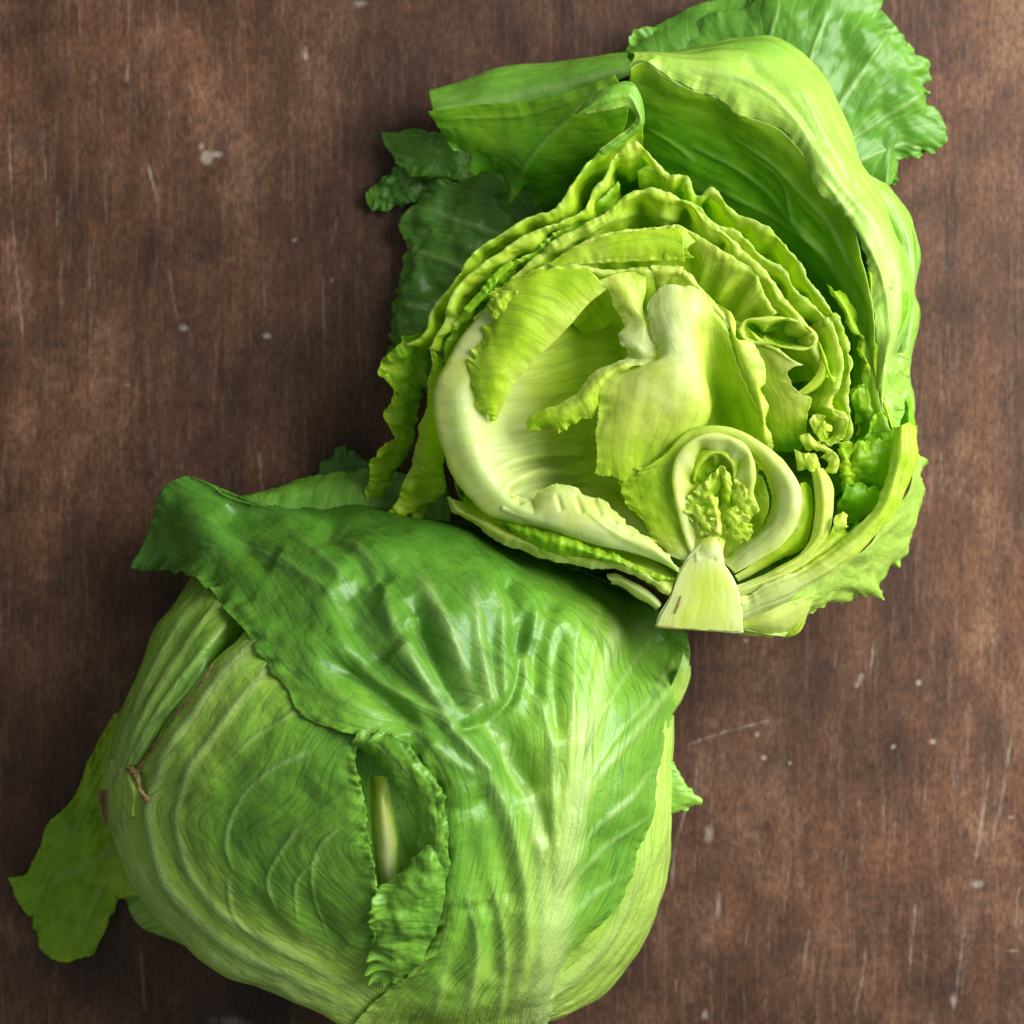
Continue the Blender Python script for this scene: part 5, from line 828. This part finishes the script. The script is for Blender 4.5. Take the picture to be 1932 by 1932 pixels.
# ---- right hand stalks and leaves
leaf(half, [z4([(1120, 1040, 384), (1118, 1180, 384), (1080, 1300, 382), (990, 1410, 380), (860, 1500, 378), (740, 1575, 376)]), z4([(1150, 1035, 376), (1160, 1180, 378), (1115, 1330, 376), (1010, 1440, 374), (880, 1520, 372), (750, 1590, 372)]), z4([(1185, 1080, 350), (1195, 1200, 350), (1150, 1400, 350), (1010, 1480, 354), (890, 1545, 360), (760, 1610, 364)])], M_in, [[.4, .42, .34, .15], [.44, .44, .36, .12], [.5, .5, .4, .1]], 'leaf', 'narrow yellow green leaf hugging the right of the little heart', th=3.4, step=2.2, crinkle=(2, 36), vdir='t', seed=131)
leaf(half, [z4([(1180, 960, 398), (1195, 1040, 394), (1205, 1130, 392), (1200, 1230, 390), (1180, 1340, 388), (1120, 1440, 386), (1000, 1520, 384), (880, 1580, 382), (730, 1640, 384)]),
            z4([(1215, 950, 404), (1240, 1040, 404), (1252, 1130, 404), (1250, 1240, 402), (1225, 1340, 400), (1150, 1440, 396), (1020, 1530, 394), (890, 1595, 392), (740, 1665, 392)]),
            z4([(1240, 955, 396), (1290, 1050, 396), (1306, 1150, 396), (1295, 1260, 394), (1258, 1360, 390), (1170, 1470, 386), (1040, 1555, 384), (900, 1620, 384), (745, 1690, 384)]),
            z4([(1240, 960, 360), (1286, 1052, 360), (1300, 1150, 360), (1290, 1262, 360), (1252, 1362, 356), (1166, 1474, 352), (1036, 1560, 350), (896, 1625, 354), (745, 1695, 360)])],
     M_in, [[.30, .28, .24, .16, .06], [.26, .22, .18, .10, .03], [.20, .18, .14, .08, .03], [.3]], 'leaf', 'smooth pale yellow leaf stalk curving up from the core to a frilly tip', th=4, step=2.1, crinkle=(3, 50), vdir='t', corr=(3, 14), seed=132)
for i, rows in enumerate((
        [[(1085, 840, 392), (1150, 870, 398), (1200, 860, 398), (1225, 900, 396)], [(1095, 900, 398), (1150, 920, 406), (1200, 900, 408), (1240, 960, 400)], [(1105, 975, 388), (1160, 960, 398), (1190, 975, 404), (1235, 985, 398)]],
        [[(1110, 770, 396), (1160, 760, 400), (1210, 800, 402), (1290, 840, 398)], [(1130, 810, 402), (1180, 810, 408), (1230, 830, 406), (1300, 860, 400)], [(1150, 850, 390), (1210, 850, 396), (1260, 860, 396), (1330, 880, 392)]],
        [[(1200, 720, 384), (1240, 690, 386), (1300, 700, 388), (1305, 745, 388)], [(1215, 760, 392), (1240, 720, 396), (1270, 715, 398), (1275, 740, 396)], [(1240, 800, 384), (1262, 800, 388), (1262, 760, 390), (1285, 755, 384)]],
        [[(1290, 840, 398), (1340, 870, 396), (1345, 920, 392), (1330, 980, 386)], [(1260, 870, 392), (1310, 890, 396), (1320, 930, 394), (1300, 985, 384)], [(1230, 900, 384), (1270, 905, 388), (1280, 945, 386), (1240, 970, 380)]],
        [[(1165, 680, 376), (1200, 650, 378), (1265, 645, 380)], [(1185, 720, 370), (1220, 690, 374), (1260, 680, 374)], [(1200, 760, 350), (1240, 720, 356), (1265, 710, 356)]],
        [[(1310, 600, 374), (1340, 640, 376), (1385, 660, 378), (1392, 740, 376), (1340, 800, 374), (1280, 830, 372)], [(1300, 640, 366), (1330, 670, 368), (1365, 690, 370), (1365, 735, 368), (1320, 780, 366), (1260, 800, 364)], [(1300, 690, 330), (1310, 710, 330), (1330, 720, 330), (1330, 740, 330), (1290, 770, 330), (1240, 780, 330)]])):
    leaf(half, [z4(r) for r in rows], M_in, [[.24], [.34], [.4]], 'leaf', 'curly yellow leaf tip' if i < 4 else None, th=2.8, step=1.7, crinkle=(4, 20), fine=(.8, 10), edges={'s0': (6, 11, 4), 's1': (5, 12, 4)}, seed=140 + i)
# thick rib leaf at lower right
leaf(half, [z4([(1660, 720, 372), (1655, 850, 372), (1620, 1000, 372), (1560, 1170, 372), (1440, 1300, 374), (1300, 1420, 376), (1120, 1530, 380), (960, 1610, 382), (770, 1700, 384)]),
            z4([(1700, 710, 386), (1700, 850, 388), (1665, 1010, 390), (1600, 1180, 390), (1480, 1330, 390), (1330, 1450, 390), (1150, 1560, 390), (980, 1640, 390), (775, 1740, 390)]),
            z4([(1740, 700, 380), (1745, 850, 384), (1715, 1020, 386), (1650, 1190, 386), (1530, 1350, 386), (1370, 1480, 386), (1180, 1590, 388), (1000, 1680, 388), (780, 1785, 388)]),
            z4([(1775, 705, 340), (1788, 780, 344), (1784, 900, 346), (1740, 1060, 346), (1660, 1200, 346), (1500, 1380, 348), (1300, 1520, 352), (1050, 1700, 360), (785, 1830, 370)]),
            z4([(1770, 715, 280), (1780, 790, 280), (1776, 900, 280), (1730, 1060, 280), (1650, 1200, 280), (1490, 1380, 290), (1290, 1520, 300), (1040, 1700, 310), (785, 1835, 330)])],
     M_in, [[.42, .36, .24, .12, .04], [.44, .40, .26, .12, .03], [.40, .36, .22, .10, .03], [.48, .40, .26, .14, .04], [.5]], 'leaf', 'broad yellow green rib leaf sweeping along the lower right', th=4.5, step=2.2, crinkle=(4, 60), vdir='t', corr=(5, 17), edges={'t0': (8, 16, 6), 's0': (3, 30, 3)}, seed=151,
     ribs=[([(1398, 1155), (1500, 1110), (1600, 1030), (1670, 930), (1700, 820)], 14, 4, 8, .35)])
leaf(half, [z4([(730, 1640, 384), (900, 1585, 382), (1080, 1510, 378), (1200, 1410, 372), (1290, 1330, 362), (1330, 1240, 350)]), z4([(745, 1670, 390), (920, 1610, 388), (1100, 1530, 384), (1240, 1430, 378), (1340, 1340, 368), (1400, 1330, 350)]), z4([(765, 1705, 376), (950, 1620, 376), (1120, 1540, 372), (1280, 1440, 366), (1400, 1340, 356), (1440, 1300, 340)])], M_in, [[.05, .1, .24, .4], [.03, .1, .22, .36], [.05, .12, .3, .4]], 'leaf', th=5, step=2.3, crinkle=(2, 40), vdir='t', seed=152)
# serrated pale outer leaf at bottom right
leaf(half, [z4([(1790, 700, 260), (1790, 900, 262), (1745, 1060, 264), (1660, 1210, 266), (1500, 1400, 280), (1300, 1540, 300), (1050, 1710, 330), (790, 1840, 360)]),
            z4([(1800, 860, 220), (1805, 1000, 230), (1765, 1130, 236), (1680, 1270, 240), (1520, 1460, 250), (1300, 1620, 280), (1060, 1770, 320), (770, 1880, 350)]),
            z4([(1830, 890, 170), (1815, 1040, 180), (1790, 1200, 186), (1710, 1350, 190), (1560, 1530, 210), (1330, 1670, 250), (1130, 1800, 290), (900, 1910, 330)]),
            z4([(1860, 915, 120), (1800, 980, 120), (1820, 1100, 120), (1805, 1200, 120), (1780, 1320, 120), (1750, 1390, 122), (1745, 1450, 124), (1700, 1500, 128), (1640, 1535, 132), (1590, 1600, 136), (1545, 1640, 136), (1610, 1720, 130), (1520, 1690, 150), (1450, 1665, 160), (1400, 1705, 170), (1260, 1740, 200), (1180, 1790, 230), (1150, 1830, 260), (1060, 1930, 300)])],
     M_back, [[.26], [.24], [.26], [.36, .32, .28, .24]], 'leaf', 'pale apple green outer leaf with jagged margin at the lower right', th=3.5, step=2.4, crinkle=(7, 60), fine=(1, 18), edges={'s1': (9, 18, 8)}, seed=153)
leaf(half, [z4([(760, 1820, 360), (900, 1790, 362), (1050, 1730, 350), (1200, 1690, 330)]), z4([(760, 1880, 352), (900, 1860, 352), (1040, 1820, 340), (1180, 1760, 310)]), z4([(770, 1925, 310), (900, 1932, 310), (1010, 1925, 300), (1085, 1895, 290), (1130, 1850, 280)])], M_in, [[.15], [.12], [.2]], 'leaf', 'pale base of the outer leaf beside the core', th=6, step=2.3, crinkle=(3, 50), edges={'s1': (3, 20, 4)}, vdir='t', seed=154)
leaf(half, [z4([(1040, 1905, 300), (1090, 1890, 310), (1130, 1850, 316)]), z4([(1050, 1925, 306), (1110, 1900, 314), (1150, 1840, 318)]), z4([(1020, 1935, 290), (1080, 1925, 300), (1135, 1875, 306), (1145, 1826, 312)])], M_in, .3, th=3, step=1.8, crinkle=(1, 20), seed=155)

# dark green crinkled leaves in the right hand gap
gg = [
    ([z5([(430, 260, 330), (520, 400, 330), (590, 560, 326), (640, 600, 322), (625, 680, 318), (670, 790, 310), (650, 880, 300), (580, 940, 290)]), z5([(470, 300, 340), (550, 420, 340), (610, 560, 336), (665, 610, 330), (655, 690, 324), (700, 800, 316), (700, 890, 306), (600, 950, 296)]), z5([(520, 300, 320), (620, 430, 316), (640, 540, 312), (690, 640, 306), (700, 740, 300), (730, 820, 290), (740, 900, 270), (640, 960, 260)])], [[.52], [.62], [.75]]),
    ([z5([(580, 950, 300), (660, 890, 306), (740, 930, 310), (770, 1010, 310)]), z5([(590, 1020, 290), (650, 990, 300), (700, 1000, 306), (760, 1060, 306)]), z5([(600, 1090, 260), (650, 1030, 276), (690, 1130, 290), (740, 1110, 280)])], [[.76], [.82], [.8]]),
    ([z5([(780, 1060, 320), (720, 1110, 316), (700, 1200, 310), (630, 1270, 300), (610, 1300, 290)]), z5([(810, 1100, 310), (770, 1160, 306), (740, 1230, 300), (690, 1300, 292), (640, 1330, 280)]), z5([(860, 1180, 290), (840, 1230, 284), (800, 1310, 276), (740, 1370, 262), (660, 1350, 250)])], [[.7], [.72], [.8]]),
    ([z5([(560, 1530, 320), (600, 1560, 320), (650, 1530, 318), (700, 1560, 316), (750, 1545, 310)]), z5([(540, 1600, 316), (600, 1620, 318), (660, 1600, 314), (720, 1620, 306), (775, 1620, 290)]), z5([(500, 1660, 300), (590, 1680, 296), (650, 1700, 286), (720, 1700, 276), (760, 1680, 260)]), z5([(490, 1740, 260), (560, 1790, 250), (620, 1780, 240), (680, 1740, 236), (740, 1710, 230)])], [[.76], [.84], [.85]]),
    ([z5([(510, 1270, 320), (580, 1270, 310), (640, 1330, 300), (680, 1420, 290)]), z5([(540, 1380, 300), (600, 1400, 300), (650, 1450, 290), (700, 1500, 280)]), z5([(560, 1520, 270), (620, 1520, 270), (680, 1530, 260), (730, 1550, 250)])], [[.62], [.66], [.75]]),
    ([z5([(600, 1010, 280), (640, 1020, 286), (650, 1140, 286), (620, 1230, 280)]), z5([(620, 1010, 270), (670, 1090, 276), (710, 1140, 270), (670, 1230, 260)]), z5([(650, 1010, 250), (720, 1100, 250), (740, 1150, 240), (730, 1230, 230)])], [[.62], [.74], [.8]]),
    ([z5([(680, 1370, 290), (740, 1350, 290), (830, 1300, 286)]), z5([(700, 1450, 280), (760, 1430, 280), (830, 1400, 276)]), z5([(720, 1540, 250), (770, 1520, 250), (800, 1480, 250)])], [[.75], [.8], [.85]]),
    ([z5([(500, 1740, 366), (540, 1710, 368), (570, 1740, 366)]), z5([(480, 1790, 372), (540, 1760, 376), (560, 1780, 368)]), z5([(490, 1840, 350), (530, 1830, 352), (570, 1800, 352)])], [[.4], [.4], [.5]]),
]
for i, (rows, tn) in enumerate(gg):
    tn = [[q - .14 for q in r] for r in tn]; rows = [[(p[0], p[1], p[2] + 34) for p in r] for r in rows]
    leaf(half, rows, M_mid, tn, 'leaf', 'dark green crumpled inner leaf in the gap at the right' if i in (2, 3) else None, th=3, step=2, crinkle=(5, 34), fine=(1, 16), edges={'s0': (6, 14, 4), 's1': (4, 18, 3)}, vdir='s', seed=160 + i)
leaf(half, [wz([(1620, 560), (1680, 660), (1715, 780), (1712, 900), (1670, 990), (1590, 1080), (1500, 1125)], 235), wz([(1560, 560), (1600, 640), (1640, 740), (1650, 860), (1620, 960), (1560, 1040), (1480, 1080)], 180), wz([(1540, 640), (1570, 740), (1600, 820), (1600, 900), (1580, 970), (1530, 1030), (1470, 1060)], 130), wz([(1500, 700), (1530, 800), (1550, 880), (1540, 940), (1520, 990), (1480, 1020), (1440, 1040)], 120)], M_mid, .85, th=4, step=3.5, crinkle=(12, 40), seed=170)
# inner long leaf at right with pale rib (between the wall and the folded rim)
leaf(half, [z5([(690, 180, 350), (690, 400, 340), (690, 560, 330), (715, 700, 326), (735, 840, 322), (760, 960, 320), (800, 1060, 326), (850, 1190, 330)]), z5([(712, 190, 388), (718, 330, 384), (742, 480, 376), (745, 620, 366), (735, 740, 356), (745, 860, 350), (770, 960, 346), (800, 1020, 342), (850, 1180, 340)]),
            z5([(760, 260, 340), (840, 420, 330), (850, 560, 326), (830, 680, 330), (800, 780, 336), (785, 880, 342), (780, 960, 344), (810, 1030, 336), (870, 1180, 330)])], M_mid, [[.72], [.42], [.66]], 'leaf', 'narrow upright leaf fold with a pale crest at the right', th=3, step=2.2, crinkle=(3, 40), vdir='t', cut={'s0': 3}, seed=171)
leaf(half, [z5([(735, 300, 372), (750, 480, 362), (745, 640, 352), (745, 800, 346), (760, 900, 342)]), z5([(820, 280, 380), (840, 470, 368), (825, 640, 356), (790, 760, 348), (775, 880, 340)]), z5([(960, 320, 350), (940, 480, 344), (890, 600, 340), (850, 700, 336), (790, 860, 330)])], M_mid, [[.62], [.70], [.66]], 'leaf', 'glossy green leaf face with yellow veins inside the right rim', th=3, step=2.3, crinkle=(5, 50), vdir='t', ribs=[([(775, 880), (800, 770), (845, 640), (850, 500), (800, 380)], 5, 4, 3, .4)] and [(z5([(775, 880), (800, 770), (845, 640), (850, 500), (790, 370)], 0), 5, 4, 3, .4)], seed=172)
leaf(half, [z5([(780, 1000, 330), (800, 900, 320), (825, 760, 310), (850, 700, 300)]), z5([(850, 1170, 326), (860, 1050, 310), (890, 900, 290), (930, 700, 270)]), z5([(900, 1180, 300), (920, 1090, 280), (945, 950, 260), (960, 700, 240)])], M_out, [[.4], [.36], [.42]], 'leaf', 'pale blistered leaf back beside the right edge', th=3, step=2.4, crinkle=(6, 30), edges={'t0': (6, 14, 4)}, seed=173)

# curled edge at top centre (glossy cool green)
leaf(half, [z1([(1305, 655, 398), (1400, 560, 402), (1500, 500, 404), (1640, 478, 402), (1700, 590, 398), (1712, 700, 394), (1650, 785, 388), (1480, 900, 384)]),
            z1([(1330, 660, 406), (1430, 590, 416), (1530, 550, 420), (1630, 555, 418), (1670, 630, 410), (1690, 700, 402), (1625, 770, 396), (1465, 885, 388)]),
            z1([(1320, 662, 398), (1400, 660, 404), (1500, 640, 408), (1600, 618, 408), (1645, 640, 404), (1665, 690, 398), (1600, 752, 392), (1450, 870, 386)])], M_out, [[.62], [.55], [.38]], 'leaf', 'glossy curled over leaf lip at the top centre', th=3, step=2, crinkle=(3, 40), edges={'s1': (2, 26, 0)}, vdir='t', seed=181)
leaf(half, [z2([(330, 520, 300), (420, 560, 310), (520, 590, 320)]), z2([(430, 600, 330), (470, 620, 340), (560, 640, 350)]), z2([(420, 700, 300), (520, 700, 310), (620, 680, 330)])], M_mid, .68, th=3, step=2.4, crinkle=(3, 30), seed=182)

# ---- core
M_core = simple_mat('core_flesh', (0.44, 0.54, 0.13), (0.54, 0.62, 0.22), 160, 0.5, 0.25)
M_coreskin = simple_mat('core_skin', (0.50, 0.58, 0.22), (0.60, 0.66, 0.34), 160, 0.5, 0.25)


def slab(name, outline, z, depth, mat, label=None, shrink=0.86, seed=1):
    """solid wedge under a cut face: densified outline, slightly domed top, sloping sides"""
    P = resample([(*p, 0) for p in outline + outline[:1]], 140)[:-1, :2]
    c = P.mean(0); V = []; F = []; n = len(P)
    rings = [(0.0, z), (0.35, z), (0.7, z), (0.97, z), (1.0, z - 2), (0.99, z - depth * .4), (shrink, z - depth)]
    r = np.random.RandomState(seed)
    for f, zz in rings[1:]:
        for p in P:
            q = c + (p - c) * f; V.append((q[0], q[1], zz + r.normal(0, 0.02)))
    V.append((c[0], c[1], z)); V.append((c[0], c[1], z - depth))
    G = world(np.array(V)); m = len(rings) - 1
    F = []
    for k in range(m - 1):
        for i in range(n):
            j = (i + 1) % n; F.append([k * n + i, (k + 1) * n + i, (k + 1) * n + j, k * n + j])
    for i in range(n):
        j = (i + 1) % n; F.append([m * n, i, j, j]); F.append([m * n + 1, (m - 1) * n + j, (m - 1) * n + i, (m - 1) * n + i])
    me = bpy.data.meshes.new(name); me.from_pydata(G.tolist(), [], [list(dict.fromkeys(f)) for f in F]); me.update()
    me.polygons.foreach_set('use_smooth', [True] * len(me.polygons)); me.materials.append(mat)
    o = bpy.data.objects.new(name, me); COL.objects.link(o); o.parent = half; o.matrix_parent_inverse = half.matrix_world.inverted()
    if label: o['label'] = label
    return o


co = [p[:2] for p in z4([(280, 1870), (300, 1800), (350, 1720), (385, 1650), (402, 1590), (418, 1548), (442, 1508), (470, 1462), (520, 1410), (560, 1370), (600, 1345), (640, 1370), (655, 1420), (662, 1480), (705, 1545), (740, 1605), (770, 1690), (786, 1790), (790, 1895), (792, 1906), (782, 1908), (650, 1902), (500, 1892), (380, 1882), (290, 1873)])]
slab('core', co, 392, 200, M_coreskin, 'pale cream solid core with flat cut face and whitish rind', 0.7)
leaf(half, [z4([(478, 1478, 394), (540, 1462, 396), (610, 1458, 396), (672, 1490, 394)]), z4([(432, 1545, 395), (530, 1535, 398), (620, 1535, 398), (705, 1560, 395)]), z4([(398, 1620, 395), (510, 1620, 398), (640, 1625, 398), (745, 1640, 395)]),
            z4([(362, 1720, 395), (490, 1730, 398), (660, 1735, 398), (772, 1730, 395)]), z4([(312, 1810, 395), (480, 1820, 398), (670, 1830, 398), (785, 1820, 395)]), z4([(288, 1868, 394), (480, 1886, 396), (660, 1898, 396), (788, 1900, 394)])],
     M_in, [[.02, .03, .03, .02], [.0, .08, .1, .0], [.0, .15, .17, .0], [.0, .17, .18, .02], [.0, .17, .18, .02], [.02, .14, .15, .02]], 'cut_face', 'flat yellowish cut face of the core', th=6, step=2, crinkle=(.8, 60), fine=(.2, 9), vdir='s', edges={'s1': (1, 20, 2)}, seed=193)
leaf(half, [wz([(1640, 760), (1650, 850), (1620, 960)], 200), wz([(1700, 750), (1712, 850), (1680, 960)], 220), wz([(1718, 745), (1730, 850), (1700, 960)], 180)], M_mid, .6, th=4, step=3, crinkle=(5, 40), seed=190)
leaf(half, [z4([(425, 1690, 398), (408, 1740, 398), (388, 1790, 398)]), z4([(431, 1692, 400), (416, 1742, 400), (394, 1792, 400)]), z4([(436, 1694, 398), (424, 1744, 398), (400, 1796, 398)])], M_stem, .3, 'brown_streak', 'reddish brown streak on the core', th=3, step=1.5, crinkle=(0, 20), fine=(0, 9), seed=191)
leaf(half, [z4([(500, 1370, 366), (560, 1360, 390), (630, 1350, 396), (690, 1370, 366)]), z4([(490, 1430, 384), (560, 1420, 396), (620, 1415, 398), (672, 1430, 384)]), z4([(474, 1490, 388), (540, 1480, 397), (610, 1480, 397), (680, 1500, 388)]), z4([(460, 1540, 380), (530, 1540, 392), (610, 1540, 392), (700, 1560, 380)])], M_in, [[.2], [.05], [.0], [.05]], 'neck', 'white fibrous neck between the core and the little heart', th=5, step=2, crinkle=(2, 30), ribs=[(z4([(500, 1580), (520, 1480), (500, 1390)], 0), 5, 3, 4, .4), (z4([(640, 1570), (640, 1460), (670, 1390)], 0), 5, 3, 4, .4)], seed=192)
leaf(half, [z4([(290, 1866, 396), (380, 1876, 398), (470, 1882, 398)]), z4([(288, 1872, 397), (380, 1882, 399), (474, 1888, 399)]), z4([(287, 1876, 395), (380, 1886, 396), (476, 1891, 396)])], M_stem, .3, 'brown_streak', 'rusty brown line along the foot of the core', th=3, step=1.5, crinkle=(0, 20), fine=(0, 9), edges={'s0': (1, 10, 2)}, seed=194)
for i, (rows, tn) in enumerate((
        ([z5([(600, 1290, 345), (660, 1260, 352), (740, 1250, 350), (820, 1230, 340)]), z5([(590, 1400, 340), (660, 1380, 350), (750, 1370, 346), (840, 1330, 336)]), z5([(590, 1520, 320), (670, 1500, 330), (760, 1480, 330), (830, 1440, 320)]), z5([(600, 1620, 290), (680, 1600, 300), (760, 1580, 300), (800, 1560, 290)])], [[.55], [.6], [.66], [.75]]),
        ([z5([(500, 1300, 340), (540, 1290, 350), (590, 1300, 340)]), z5([(520, 1420, 336), (560, 1420, 348), (600, 1430, 336)]), z5([(540, 1560, 320), (570, 1560, 334), (600, 1570, 320)]), z5([(550, 1680, 300), (570, 1690, 310), (590, 1700, 300)])], [[.45], [.5], [.6]]),
        ([z5([(590, 960, 340), (640, 930, 346), (700, 940, 344), (760, 980, 340)]), z5([(600, 1060, 330), (650, 1040, 344), (710, 1060, 340), (770, 1090, 330)]), z5([(620, 1170, 310), (670, 1150, 326), (730, 1170, 320), (790, 1190, 310)])], [[.55], [.62], [.7]]))):
    leaf(half, rows, M_mid, tn, 'leaf', 'bright green frilly leaf filling the right hand gap', th=3, step=2, crinkle=(9, 34), edges={'s0': (12, 18, 9), 't0': (8, 18, 6), 't1': (8, 18, 6)}, vdir='s', seed=210 + i)
